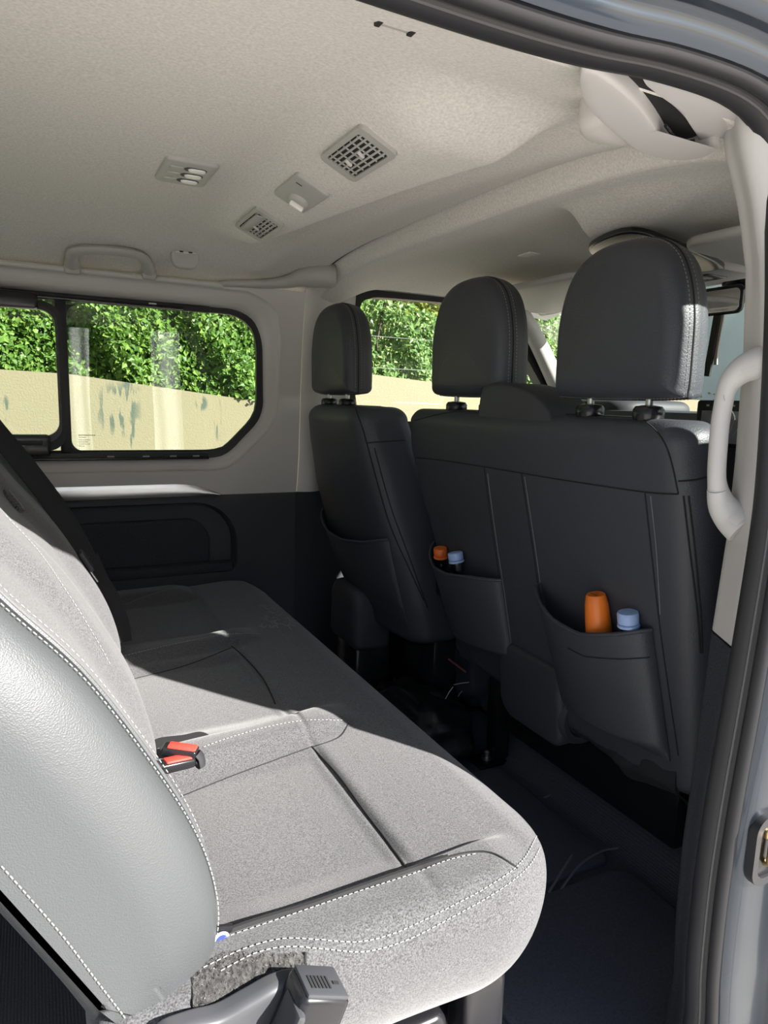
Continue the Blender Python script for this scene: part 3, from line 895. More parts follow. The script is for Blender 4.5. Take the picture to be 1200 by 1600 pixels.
def inset_pt(p, dist):
    c_ = spine(p); v = Vector(p) - c_
    return Vector(p) - v.normalized() * dist
rings = []
# side wall from bottom up: (inset, z)
prof = [(.20, .262), (.12, .248), (.075, .246), (.045, .258), (.024, .282), (.010, .312), (.002, .345), (0.0, .375), (.003, .398), (.009, .412), (.018, .421), (.030, .4245), (.042, .425)]
pp_ = [(q.x, q.y) for q in catmull([(u, v * 1.0, 0) for u, v in prof], 44)]
for ins, z in pp_:
    ring = []
    for p in plan:
        q = inset_pt(p, ins)
        k = smooth(z, .36, .425)
        zz = z + k * (cush_top(q.x, q.y) - .425)
        ring.append(Vector((q.x, q.y, zz)))
    rings.append(ring)
NI = 90
for k in range(1, NI + 1):
    t = k / NI; ring = []
    for p in plan:
        q = inset_pt(p, .042).lerp(spine(p), t)
        ring.append(Vector((q.x, q.y, cush_top(q.x, q.y))))
    rings.append(ring)
bm = add_loft(bmesh.new(), rings, cap=(True, False))
bmesh.ops.remove_doubles(bm, verts=bm.verts[:], dist=1e-5)
bmesh.ops.dissolve_degenerate(bm, edges=bm.edges[:], dist=1e-6)
cush, cush_bvh = obj('cushion', bm, M['fabric'], RB, bvh=True, smooth_ang=180)
def seam_px(px, parent, bvh, r=.0014, n=40, m='seam', off=.0006, nm='seam'):
    r *= 1.15
    p = path_on(bvh, px, n, off)
    if len(p) > 3: return obj(nm, T(p, r, n=6), M[m], parent)
seam_px([(487, 1167), (530, 1213), (570, 1268), (605, 1314), (637, 1360)], cush, cush_bvh, .0016)
seam_px([(362, 1010), (385, 1030), (412, 1062), (430, 1100)], cush, cush_bvh, .0014)
seam_px([(266, 1252), (370, 1210), (487, 1167)], cush, cush_bvh, .0008)
seam_px([(490, 1167), (530, 1152), (545, 1130)], cush, cush_bvh, .0008)
seam_px([(205, 1062), (290, 1040), (362, 1012)], cush, cush_bvh, .0008)
# the edge of the end bolster stands off the pad
seam_px([(337, 1462), (400, 1440), (480, 1416), (560, 1388), (637, 1361), (700, 1340)], cush, cush_bvh, .0036, off=.0)
seam_px([(700, 1340), (735, 1332), (770, 1334), (808, 1356)], cush, cush_bvh, .0012)
st = bmesh.new()
def dash_px(px, bvh, n=60, r=.0009, ln=.006, gap=.0035, off=.0012): add_dashes(st, path_on(bvh, px, n, off), r, ln, gap)
dash_px([(350, 1466), (450, 1432), (560, 1394), (640, 1368), (700, 1345), (748, 1334)], cush_bvh)
dash_px([(318, 1513), (380, 1484), (440, 1468), (500, 1469), (560, 1471), (620, 1456), (700, 1418), (770, 1380), (815, 1346), (838, 1306)], cush_bvh, 90, .0011)
dash_px([(345, 1518), (400, 1490), (450, 1480), (510, 1483), (570, 1486), (635, 1468), (710, 1430), (780, 1390), (825, 1354), (846, 1318)], cush_bvh, 90, .0011)
dash_px([(318, 1168), (360, 1153), (420, 1136), (480, 1126), (537, 1126)], cush_bvh)
dash_px([(190, 1026), (240, 1014), (300, 1001), (360, 991), (410, 991)], cush_bvh)
dash_px([(192, 946), (240, 928), (290, 914), (338, 908)], cush_bvh)
stuff(obj('stitching', st, M['thread'], cush))
# fuzzy cloth under the bolster seam with its vertical stitch
def fuzz_fn(u, v):
    px = lerp(300, 478, u); py = lerp(1496 + 22 * (1 - smooth(u, 0, .35)) - 8 * smooth(u, .4, 1), 1570, v)
    h_ = cast(px, py, cush_bvh)
    q = h_[0] if h_ else pix(px, py, 1, .62)
    return q + Vector((0, -.003 - .003 * random.random(), .001 * random.random()))
obj('side_cloth', grid(fuzz_fn, 60, 28, (0, .012, 0)), M['fuzz'], cush)
seam_px([(476, 1488), (475, 1500), (476, 1514)], cush, cush_bvh, .0012, off=.004)
# anchor tag tucked between pad and bolster
tg = obj('anchor_tag', BX((.158, .672, .432), (.022, .006, .026), .002, Matrix.Rotation(.25, 3, 'Y')), M['black'], RB)
obj('tag_disc', lathe([(.0001, 0), (.0095, 0), (.0095, .001), (.0001, .001)], (.157, .667, .432), 20, Matrix.Rotation(math.radians(90), 3, 'X')), M['white'], tg)
obj('tag_mark', lathe([(.0001, 0), (.0062, 0), (.0062, .0006), (.0001, .0006)], (.1575, .6655, .4325), 14, Matrix.Rotation(math.radians(90), 3, 'X')), M['blue_print'], tg)
obj('anchor_slot', BX((.158, 1.0, .419), (.016, .014, .010), .003), M['black'], RB)
# short pale streaks on the far front corner of the cushion
bm = bmesh.new()
rg = random.Random(4)
for k in range(46):
    q0 = (405 + rg.uniform(0, 50), 945 + rg.uniform(0, 36)); dx = rg.uniform(4, 13)
    p = path_on(cush_bvh, [q0, (q0[0] + dx * .5, q0[1] + rg.uniform(-3, 3)), (q0[0] + dx, q0[1] + rg.uniform(-4, 5))], 5, .0007)
    if len(p) > 3: add_tube(bm, p, rg.uniform(.0006, .0022), n=5, flat=.3)
stuff(obj('pale_streaks', bm, mat('pale grey streaks', (.22, .22, .235), .95), cush))

# backrest: side profile in X, Z
BP = [(-.265, 1.06), (-.20, 1.045), (-.135, .985), (-.085, .905), (-.034, .833), (.031, .752), (.093, .645), (.132, .562), (.150, .495), (.152, .445), (.140, .395), (.112, .345), (.080, .330),
      (.056, .352), (.003, .462), (-.050, .563), (-.12, .69), (-.20, .83), (-.275, .97), (-.29, 1.03)]
prof_b = [(q.x, q.y) for q in catmull([(u, v, 0) for u, v in BP], 200, True)]
def shrink(pts, d):
    n = len(pts); out = []
    for i in range(n):
        t = Vector((pts[(i + 1) % n][0] - pts[i - 1][0], pts[(i + 1) % n][1] - pts[i - 1][1])).normalized()
        out.append((pts[i][0] + t.y * d, pts[i][1] - t.x * d))
    return out
def sgn_area(p): return sum(p[i - 1][0] * p[i][1] - p[i][0] * p[i - 1][1] for i in range(len(p)))
SG = -1 if sgn_area(prof_b) > 0 else 1
def ins_b(d): return shrink(prof_b, d * SG)
body = bmesh.new()
rings = []
for k in range(61):
    y = lerp(.675, 2.14, k / 60)
    # places are slightly dished between bolsters
    dish = 0
    for y0, y1 in ((.74, 1.04), (1.16, 1.52), (1.66, 2.02)):
        dish = max(dish, smooth(y, y0, y0 + .07) * (1 - smooth(y, y1 - .07, y1)))
    e_ = .006 + .020 * dish + .03 * smooth(y, 2.08, 2.14)
    rings.append([Vector((q[0] - .0, y, q[1])) for q in ins_b(e_)])
add_loft(body, rings)
back, back_bvh = obj('backrest', body, M['fabric'], RB, bvh=True, smooth_ang=180)
side_rings = []
for y, i_ in ((.700, .004), (.690, .001), (.672, 0.0), (.664, .001), (.656, .004), (.648, .010), (.638, .022), (.630, .037), (.624, .052), (.621, .066)):
    side_rings.append([Vector((q[0], y, q[1])) for q in ins_b(i_)])
for k in range(1, 8):
    t = k / 8
    r0 = ins_b(.066)
    cx_ = [(-.13 + (q[0] + .13) * 1, q[1]) for q in r0]
    mid = []
    for (x_, z_) in r0:
        zc = min(max(z_, .45), .95); xc = -.055 - (zc - .60) * .53
        mid.append(Vector((lerp(x_, xc, t), .621 - .004 * t, lerp(z_, zc, t))))
    side_rings.append(mid)
bm = add_loft(bmesh.new(), side_rings, cap=(True, True))
sidep, side_bvh = obj('side_panel', bm, M['leather_grey'], RB, bvh=True, smooth_ang=180)
# piping and stitch along the front and rear rims of the side panel
pr = ins_b(-.0015)
nb = len(pr)
def rim(i0, i1, y, d_):
    q = ins_b(d_); idx = range(i0, i1) if i1 > i0 else list(range(i0, nb)) + list(range(0, i1))
    return [Vector((q[i][0], y, q[i][1])) for i in idx]
i_low = min(range(nb), key=lambda k: (prof_b[k][0] - .112) ** 2 + (prof_b[k][1] - .345) ** 2)
obj('piping', T(rim(6, i_low + 6, .683, -.002), .0028, n=6), M['leather_grey'], sidep)
stb = bmesh.new()
add_dashes(stb, rim(6, i_low + 4, .668, -.0016), .0010, .0055, .003)
add_dashes(stb, rim(6, i_low - 8, .708, -.0002 - .004), .0009, .0055, .004)
add_dashes(stb, path_on(side_bvh, [(2, 1352), (50, 1406), (100, 1464), (150, 1530), (196, 1590)], 60, .0012), .0011, .0055, .003)
stuff(obj('stitching', stb, M['thread'], sidep))
obj('rear_piping', T(rim(i_low + 2, nb - 16, .652, .008), .013, n=10), M['leather_grey'], sidep)
# stitched line along the crest of the backrest
st2 = bmesh.new()
for px in ([(8, 806), (60, 862), (110, 935), (150, 1000), (172, 1040)],):
    add_dashes(st2, path_on(back_bvh, px, 50, .001), .0008, .005, .004)
stuff(obj('stitching', st2, M['thread'], back))
# small gathered cloth loop at the top of the bolster
bm = bmesh.new()
for k in range(7):
    hh = cast(14 + 3.2 * k, 776 + 4 * k, back_bvh)
    if hh: add_tube(bm, [hh[0] + Vector((.0, -.012, .004)), hh[0] + Vector((-.004, 0, .010)), hh[0] + Vector((0, .012, .004))], .006, n=6)
if len(bm.verts): obj('gathered_cloth', bm, M['fabric'], back)
else: bm.free()

# hinge arm and latch cover at the near end, feet under the cushion
ha = obj('hinge_arm', pillow([(q.x, q.y) for q in catmull([(p.x, p.z, 0) for p in [pix(a_, b_, 1, .575) for a_, b_ in ((250, 1628), (300, 1606), (345, 1594), (392, 1568), (436, 1544), (476, 1536), (486, 1553), (455, 1585), (420, 1622), (395, 1650), (330, 1670), (265, 1660))]], 70, True)], 'y', .598, .575, .004, .010, nc=3), M['arm'], RB)
# latch cover: an upright black box with slatted cap
lr = Matrix.Rotation(math.radians(24), 3, 'Y')
lc = pix(462, 1630, 1, .560)
lcov = obj('latch_cover', BX(lc, (.056, .046, .130), .008, lr, 3), M['black'], RB)
topc = lc + lr @ Vector((0, 0, .0645))
obj('cover_cap', BX(topc, (.048, .042, .006), .003, lr), M['dark'], lcov)
bm = bmesh.new()
for k in range(6): add_box(bm, topc + lr @ Vector((-.016 + k * .0042, -.004, .0034)), (.0020, .016, .0012), 0, lr)
add_box(bm, topc + lr @ Vector((.014, -.004, .0034)), (.007, .004, .0012), 0, lr)
stuff(obj('cover_slot', bm, M['seam'], lcov))
obj('cover_ridge', BX(lc + lr @ Vector((-.026, -.010, -.008)), (.010, .040, .12), .005, lr), M['dark'], lcov)
for (x, y) in ((.10, .72), (.50, .74), (.10, 2.02), (.50, 2.0), (.10, 1.36), (.50, 1.38)):
    lg = obj('leg', BX((x, y, .128), (.05, .035, .256), .006), M['black'], RB)
    obj('foot', BX((x, y, .012), (.10, .06, .024), .008), M['black'], lg)
obj('under_rail', BX((.30, .74, .225), (.50, .04, .05), .008), M['black'], RB)
obj('floor_latch', pillow(rrect(.36, .46, .05, .215, .02), 'y', .66, .72, .012, .012, nc=2), M['black'], RB)
obj('floor_latch', pillow(rrect(.485, .555, .10, .25, .02), 'y', .66, .71, .012, .012, nc=2), M['black'], RB)
obj('under_frame', BX((.30, 1.40, .235), (.42, 1.38, .03), .01), M['black'], RB)

# ------------------------------------------------------------------ buckles on the rear bench
def buckle(px, label, yaw, tilt):
    hh = cast(px[0], px[1], cush_bvh)
    p0 = hh[0] + Vector((0, 0, .012))
    R = Matrix.Rotation(math.radians(yaw), 3, 'Z') @ Matrix.Rotation(math.radians(tilt), 3, 'Y')
    t = thing('seat_belt_buckle', label, 'buckle', p0, 'rear bench buckles')
    obj('body', BX(p0, (.056, .025, .015), .004, R, 3), M['black'], t)
    obj('button', BX(p0 + R @ Vector((.003, .0, .0075)), (.046, .019, .006), .003, R), M['red'], t)
    obj('tongue_slot', BX(p0 + R @ Vector((-.029, 0, .005)), (.004, .022, .004), .001, R), M['seam'], t)
    obj('stalk', T([p0 + R @ Vector((.028, 0, 0)), p0 + R @ Vector((.034, 0, -.006)), p0 + R @ Vector((.038, 0, -.02))], .011, n=8, flat=.45), M['belt'], t)
    return t
buckle((282, 1184), 'red buttoned belt buckle lying farther along the bench pocket', -28, 6)
buckle((276, 1204), 'red buttoned belt buckle lying nearer the grey side panel', 12, 6)
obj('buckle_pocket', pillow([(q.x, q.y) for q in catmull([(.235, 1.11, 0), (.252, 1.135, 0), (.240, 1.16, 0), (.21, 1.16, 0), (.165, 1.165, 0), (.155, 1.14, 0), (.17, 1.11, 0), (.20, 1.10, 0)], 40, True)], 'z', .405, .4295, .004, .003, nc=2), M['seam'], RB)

# ------------------------------------------------------------------ seat belt over the far place of the rear bench
sb = thing('seat_belt', 'black shoulder belt hanging over the far place of the rear bench', 'seat belt', (.0, 1.75, .44))
def ribbon(path, wdir, width, th):
    bm = bmesh.new()
    rings = []
    path = [Vector(p) for p in path]
    for i, p in enumerate(path):
        t = frame_dirs(path, i, False); wv = Vector(wdir[i] if isinstance(wdir, list) else wdir); wv = (wv - t * wv.dot(t)).normalized(); nn = t.cross(wv)
        rings.append([p + wv * width * .5 + nn * th, p + wv * width * .5 - nn * th, p - wv * width * .5 - nn * th, p - wv * width * .5 + nn * th])
    return add_loft(bm, rings)
def P_(px, py, y): return pix(px, py, 1, y)
bp1 = catmull([P_(-60, 610, 1.66), P_(-10, 672, 1.66), P_(40, 735, 1.64), P_(90, 800, 1.62), P_(133, 872, 1.59)], 30)
bp2 = catmull([P_(-60, 590, 1.80), P_(-5, 662, 1.80), P_(45, 722, 1.78), P_(95, 790, 1.74), P_(138, 868, 1.62)], 30)
obj('webbing', ribbon(bp1, (.45, .75, .4), .048, .0012), M['belt'], sb)
obj('webbing', ribbon(bp2, (.3, .9, .2), .048, .0012), M['belt'], sb)
bp3 = catmull([P_(138, 872, 1.60), P_(152, 905, 1.60), P_(172, 940, 1.58), P_(186, 975, 1.57), P_(190, 1004, 1.56)], 26)
obj('webbing', ribbon(bp3, (.75, .55, .25), .052, .0012), M['belt'], sb)
tgp = P_(134, 876, 1.58)
tn = obj('tongue', BX(tgp, (.012, .045, .050), .005, Matrix.Rotation(math.radians(-30), 3, 'Y')), M['dark'], sb)
obj('tongue_plate', BX(tgp + Vector((.014, -.008, -.032)), (.003, .024, .030), .001, Matrix.Rotation(math.radians(-30), 3, 'Y')), M['steel'], tn)

# ------------------------------------------------------------------ front seats
def seat_back(xr, y0, y1, zb, zt, depth, topR, rc, crown=.012, nz=90, n=200, lean_front=0.0):
    """upright seat back: xr(z) rear face, y0(z) / y1(z) edges"""
    rings = []
    def ring(z, ins=0.0, zz=None):
        a_, b_ = y0(z) + ins, y1(z) - ins
        xa, xb = xr(z) + ins * .8, xr(z) + depth(z) - ins * .8
        r = max(.004, min(rc, (b_ - a_) / 2 - .001, (xb - xa) / 2 - .001))
        o = rrect(xa, xb, a_, b_, r, n=10)
        o = [(q.x, q.y) for q in catmull([(u, v, 0) for u, v in o], n, True)] if False else resample(o, n)
        out = []
        for (x, y) in o:
            t = (2 * y - a_ - b_) / (b_ - a_)
            k = 1 - smooth(x, xa + rc * .8, xa + rc * 1.2)
            out.append(Vector((x - crown * (1 - abs(t) ** 2.5) * k, y, z if zz is None else zz)))
        return out
    for i in range(6):
        a_ = math.pi / 2 * i / 6
        rings.append(ring(zb, .03 * (1 - math.sin(a_)), zb - .0 + .03 * (1 - math.cos(a_)) - .03))
    for i in range(nz): rings.append(ring(lerp(zb, zt - topR, i / (nz - 1))))
    for i in range(1, 11):
        a_ = math.pi / 2 * i / 10
        z = zt - topR
        rings.append(ring(z, topR * (1 - math.cos(a_)) + .0, z + topR * math.sin(a_)))
    last = rings[-1]
    for k in range(1, 5):
        c_ = sum(last, Vector()) / len(last)
        r_ = []
        for p in last:
            q = Vector((c_.x, min(max(p.y, c_.y - .25), c_.y + .25), p.z + .003 * k / 4))
            r_.append(p.lerp(q, k / 5))
        rings.append(r_)
    return add_loft(bmesh.new(), rings)
def headrest(parent, yc, zc, xb, wdt, hgt, dep, zpost, tilt=0.0, lit=None, sidecol='leather'):
    """D shaped head restraint: flat-ish foot, domed top, on two posts"""
    hw, hh = wdt / 2, hgt / 2
    pts = [(-hw * .99, -hh * .93), (-hw * .90, -hh * 1.0), (0, -hh * 1.02), (hw * .90, -hh * 1.0), (hw * .99, -hh * .93), (hw * 1.0, -hh * .45), (hw * .985, .0), (hw * .88, hh * .45), (hw * .70, hh * .76), (hw * .40, hh * .95), (0, hh * 1.0), (-hw * .42, hh * .95), (-hw * .73, hh * .75), (-hw * .90, hh * .42), (-hw * .985, 0), (-hw * 1.0, -hh * .45)]
    o = [(q.x + yc, q.y + zc) for q in catmull([(u, v, 0) for u, v in pts], 140, True)]
    bm = pillow(o, 'x', xb, xb + dep, .034, .034, .008, .012, side=.002, nr=12, nc=14, shear=lambda u, v: tilt * (v - zc), p=2.2)
    hr = obj('headrest', bm, M['leather'], parent, smooth_ang=180)
    def rim_(dx, k): return [Vector((xb + dx + tilt * (v - zc), yc + (u - yc) * k, zc + (v - zc) * k)) for u, v in o]
    obj('welt', T(rim_(.038, 1.006), .0016, n=6, closed=True), M['seam'], hr)
    stt = bmesh.new()
    add_dashes(stt, rim_(.029, 0.9995), .0010, .0055, .004)
    add_dashes(stt, rim_(.047, 1.013), .0010, .0055, .004)
    stuff(obj('stitching', stt, M['thread_dim'], hr))
    for s in (-1, 1):
        yy = yc + s * wdt * .235
        obj('post', T([(xb + dep * .45, yy, zc), (xb + dep * .45, yy, zpost - .02)], .0065, n=10), M['steel'], hr)
        obj('guide', lathe([(.0001, -.012), (.024, -.012), (.026, -.004), (.026, .006), (.022, .012), (.010, .014), (.0001, .014)], (xb + dep * .45, yy, zpost), 20), M['black'], hr)
    return hr

# front passenger bench
FB = thing('front_bench_seat', 'double front passenger bench in charcoal leatherette with two headrests', 'seat', (1.05, 1.19, .10))
def fb_x(z): return .900 + (.95 - z) * .17
fb_y0 = lambda z: table([(.30, .715), (.45, .715), (.70, .722), (.88, .728), (1.0, .738)], z)
fb_y1 = lambda z: table([(.30, 1.44), (.38, 1.47), (.45, 1.53), (.63, 1.575), (.80, 1.635), (.90, 1.655), (1.0, 1.64)], z)
fb_d = lambda z: lerp(.17, .115, smooth(z, .4, .95))
bk_, fb_bvh = obj('backrest', seat_back(fb_x, fb_y0, fb_y1, .365, 1.003, fb_d, .035, .05), M['leather'], FB, bvh=True, smooth_ang=180)
def bench_seam(px, r=.0013, n=60, mm='seam', off=.0003): seam_px(px, bk_, fb_bvh, r, n, mm, off)
bench_seam([(636, 714), (690, 719), (760, 730), (880, 750), (1008, 769), (1060, 772)])
bench_seam([(648, 657), (700, 645), (760, 642), (880, 641), (980, 649), (1020, 668), (1044, 705), (1060, 772)], .0012)
bench_seam([(757, 731), (770, 830), (785, 930), (800, 1018)])
bench_seam([(815, 740), (832, 850), (848, 960), (868, 1046)], .0015)
bench_seam([(1008, 770), (1020, 880), (1034, 1000), (1060, 1180)], .0013)
bench_seam([(1060, 752), (1085, 750), (1108, 745)], .0014)
for k in (0, 8):
    bench_seam([(1068 + k, 775), (1078 + k, 860), (1090 + k * .6, 960), (1094 + k * .4, 1020)], .0015)
pale = bmesh.new()
for px in ([(1017, 775), (1026, 860), (1032, 960)], [(820, 745), (836, 850), (852, 960), (868, 1036)], [(762, 740), (774, 830), (789, 930), (800, 1010)]):
    add_tube(pale, path_on(fb_bvh, px, 40, .0008), .0006, n=5)
stuff(obj('stitching', pale, M['thread_dim'], bk_))
# pockets: patches that stand off the rear face
def pocket(yl, yr, ztop, zbot, bulge, nm='pocket'):
    def rear(y, z):
        h_ = fb_bvh.ray_cast(Vector((.4, y, z)), Vector((1, 0, 0)))
        return h_[0].x if h_[0] is not None else fb_x(z)
    def fn(u, v):
        y = lerp(yl(v), yr(v), u); zt_ = ztop(u); z = lerp(zbot(u), zt_, v)
        e_ = (4 * u * (1 - u)) ** .6
        return Vector((rear(y, z) - .0055 - bulge * e_ * (.75 + .25 * v) * smooth(v, 0, .12), y, z))
    o = obj(nm, grid(fn, 44, 36, (.0035, 0, 0)), M['leather'], FB, smooth_ang=60)
    obj('hem', T([fn(u, 1.0) + Vector((.0015, 0, 0)) for u in np.linspace(0, 1, 44)], .0042, n=8), M['leather'], o)
    return o, fn
pk1, f1 = pocket(lambda v: lerp(1.475, 1.560, v), lambda v: lerp(1.215, 1.235, v), lambda u: table([(0, .645), (.10, .615), (.25, .598), (.5, .600), (.8, .616), (1, .622)], u), lambda u: lerp(.395, .425, u), .050)
pk2, f2 = pocket(lambda v: lerp(1.035, 1.098, v), lambda v: lerp(.775, .806, v), lambda u: table([(0, .648), (.15, .625), (.35, .606), (.6, .600), (.85, .622), (1, .640)], u), lambda u: lerp(.385, .400, u), .056)
dd = bmesh.new()
add_tube(dd, [f2(u, .80) + Vector((-.001, 0, 0)) for u in np.linspace(.45, .99, 24)], .0009, n=5)
stuff(obj('stitching', dd, M['seam'], pk2))
# headrests and belt exit cover
headrest(FB, .914, 1.170, .890, .294, .264, .092, 1.012, tilt=-.02)
headrest(FB, 1.380, 1.172, .893, .300, .266, .096, 1.010, tilt=-.02)
cv = [(1.292, .984), (1.292, 1.047), (1.280, 1.060), (1.24, 1.067), (1.18, 1.062), (1.12, 1.047), (1.075, 1.025), (1.05, .998), (1.05, .97), (1.22, .97), (1.24, .962)]
obj('belt_cover', pillow([(q.x, q.y) for q in catmull([(u, v, 0) for u, v in cv], 90, True)], 'x', .893, 1.02, .010, .02, .002, .004, nr=5, nc=4), M['dark'], FB)
# lower plastic cover between the two places, with its round hinge bulge
hc = obj('hinge_cover', pillow(rrect(1.045, 1.262, .285, .472, [.03, .02, .03, .05], n=8), 'x', .958, 1.06, .014, .02, .004, 0, nr=4, nc=3, shear=lambda u, v: .10 * (.47 - v)), M['dark'], FB)
obj('hinge_boss', lathe([(.0001, -.02), (.060, -.02), (.064, .0), (.058, .012), (.045, .010), (.040, .004), (.0001, .004)], (1.035, 1.048, .355), 28, Matrix.Rotation(math.radians(90), 3, 'X') @ Matrix.Rotation(math.radians(0), 3, 'Y')), M['dark'], hc)
# flap below the backrest
def flap(u, v):
    y = lerp(1.05, .765, u); z = lerp(.405, .300 + .012 * math.sin(9 * u), v)
    return Vector((fb_x(z) + .004 - .012 * math.sin(math.pi * v) + .02 * smooth(v, .6, 1) + .004 * math.sin(22 * u) * v, y, z))
obj('skirt', grid(flap, 40, 16, (.006, 0, 0)), M['skirt'], FB)
def flap2(u, v):
    y = lerp(1.50, 1.262, u); z = lerp(.42, .335, v)
    return Vector((fb_x(z) + .002 + .01 * v, y, z))
obj('skirt', grid(flap2, 20, 8, (.006, 0, 0)), M['dark_cloth'], FB)
obj('seat_cushion', pillow(rrect(1.06, 1.56, .735, 1.63, .06), 'z', .30, .455, .03, .04, nc=2), M['leather'], FB)
obj('seat_base', BX((1.34, 1.25, .205), (.36, .74, .21), .01), M['black'], FB)
for (x, y) in ((1.155, 1.49), (1.46, .86)):
    lg = obj('leg', BX((x, y, .165), (.05, .05, .33), .006), M['black'], FB)
    obj('foot', BX((x - .02, y, .006), (.12, .07, .012), .004), M['black'], lg)
    obj('bolt', lathe([(.0001, .0), (.016, 0), (.016, .006), (.011, .007), (.011, .022), (.006, .026), (.0001, .026)], (x - .035, y + .0, .012), 10), M['steel'], lg)

# driver's seat
DS = thing('driver_seat', 'charcoal leatherette driver seat beside the far pillar', 'seat', (1.1, 1.92, .10))
def ds_x(z): return .790 + (.95 - z) * .25
ds_y0 = lambda z: table([(.30, 1.60), (.45, 1.60), (.60, 1.615), (.75, 1.655), (.90, 1.690), (1.0, 1.71)], z)
ds_y1 = lambda z: table([(.30, 2.05), (.45, 2.10), (.60, 2.155), (.75, 2.17), (.90, 2.135), (1.0, 2.09)], z)
db, ds_bvh = obj('backrest', seat_back(ds_x, ds_y0, ds_y1, .36, 1.003, lambda z: .175, .04, .055, crown=.02), M['leather'], DS, bvh=True, smooth_ang=180)
def ds_seam(px, r=.0013, n=50, mm='seam'): seam_px(px, db, ds_bvh, r, n, mm)
ds_seam([(553, 632), (566, 668), (573, 692), (590, 755), (610, 822), (640, 890), (662, 938)], .0016)
ds_seam([(573, 692), (600, 690), (632, 688)], .0014)
ds_seam([(585, 700), (610, 790), (640, 872), (668, 950)], .0014)
def dp_fn(u, v):
    y = lerp(lerp(2.06, 2.13, v), lerp(1.635, 1.655, v), u); zt_ = table([(0, .655), (.08, .62), (.25, .600), (.5, .597), (.8, .615), (1, .640)], u); z = lerp(.40, zt_, v)
    h_ = ds_bvh.ray_cast(Vector((.3, y, z)), Vector((1, 0, 0)))
    x = h_[0].x if h_[0] is not None else ds_x(z)
    return Vector((x - .005 - .03 * (4 * u * (1 - u)) ** .6 * (.3 + .7 * v) * smooth(v, 0, .25), y, z))
dpk = obj('pocket', grid(dp_fn, 40, 30, (.0035, 0, 0)), M['leather'], DS, smooth_ang=60)
obj('hem', T([dp_fn(u, 1.0) for u in np.linspace(0, 1, 40)], .0042, n=8), M['leather'], dpk)
headrest(DS, 1.966, 1.170, .795, .300, .264, .095, 1.010, tilt=-.02)
obj('seat_cushion', pillow(rrect(.98, 1.50, 1.63, 2.14, .06), 'z', .33, .47, .03, .04, nc=2), M['leather'], DS)
obj('seat_base', BX((1.26, 1.88, .22), (.46, .44, .24), .02), M['black'], DS)
obj('hinge_cover', pillow(rrect(1.835, 2.045, .245, .445, [.05, .05, .02, .02], n=8), 'x', .850, .98, .03, .02, .004, 0, nr=5, nc=3), M['dark'], DS)
obj('base_bracket', BX((.93, 1.94, .125), (.12, .16, .25), .01), M['black'], DS)
for (x, y) in ((1.08, 2.08), (1.08, 1.68)):
    rl = obj('rail', BX((x + .12, y, .09), (.50, .035, .05), .006), M['black'], DS)
    obj('foot', BX((x - .02, y, .035), (.10, .06, .07), .006), M['black'], rl)
    obj('bolt', lathe([(.0001, .0), (.015, 0), (.015, .006), (.010, .007), (.010, .022), (.006, .026), (.0001, .026)], (x - .045, y, .068), 10), M['steel'], rl)

# ------------------------------------------------------------------ bottles in the pockets
def cap(bmname, c, r, h_, m, parent, R, ribs=28):
    bm = bmesh.new()
    n = ribs * 2
    prof = [(.0001, 0), (r * .98, 0), (r, .002), (r, h_ - .003), (r * .93, h_), (r * .4, h_ + .0008), (.0001, h_ + .0008)]
    rings = []
    for q, (rr, z) in enumerate(prof):
        rings.append([Vector(c) + R @ Vector((rr * (1 + (.025 if k % 2 and q in (2, 3) else 0)) * math.cos(2 * math.pi * k / n), rr * (1 + (.025 if k % 2 and q in (2, 3) else 0)) * math.sin(2 * math.pi * k / n), z)) for k in range(n)])
    add_loft(bm, rings)
    return obj(bmname, bm, m, parent)
def bottle(label, top, m, R, rcap, hcap, rb, group='bottles in the seat pockets', neck=.03):
    base = Vector(top) - R @ Vector((0, 0, hcap))
    t = thing('water_bottle', label, 'bottle', base - R @ Vector((0, 0, .110)), group)
    cap('cap', base, rcap, hcap, m, t, R)
    obj('collar', lathe([(.0001, -.007), (rcap * 1.06, -.007), (rcap * 1.06, -.003), (rcap * .9, -.001), (.0001, -.001)], base, 24, R), m, t)
    obj('body', lathe([(.0001, -.110), (rb * .9, -.110), (rb, -.104), (rb, -neck - .06), (rb * .93, -neck - .035), (rb * .6, -neck - .008), (rcap * .86, -neck), (rcap * .86, -.008), (.0001, -.008)], base, 28, R), M['bottle'], t)
    return t
Rz = lambda ax, ay: Matrix.Rotation(math.radians(ax), 3, 'X') @ Matrix.Rotation(math.radians(ay), 3, 'Y')
bottle('small clear bottle with an orange cap in the far bench pocket', pix(688, 856, 0, .925), M['orange_cap'], Rz(6, -9), .0175, .020, .017)
bottle('small clear bottle with a pale blue cap in the far bench pocket', pix(711, 863, 0, .915), M['blue_cap'], Rz(-8, -9), .0185, .018, .017)
bottle('bottle with a pale blue cap in the near bench pocket', pix(981, 956, 0, .926), M['blue_cap'], Rz(-2, -9), .0185, .020, .0165)
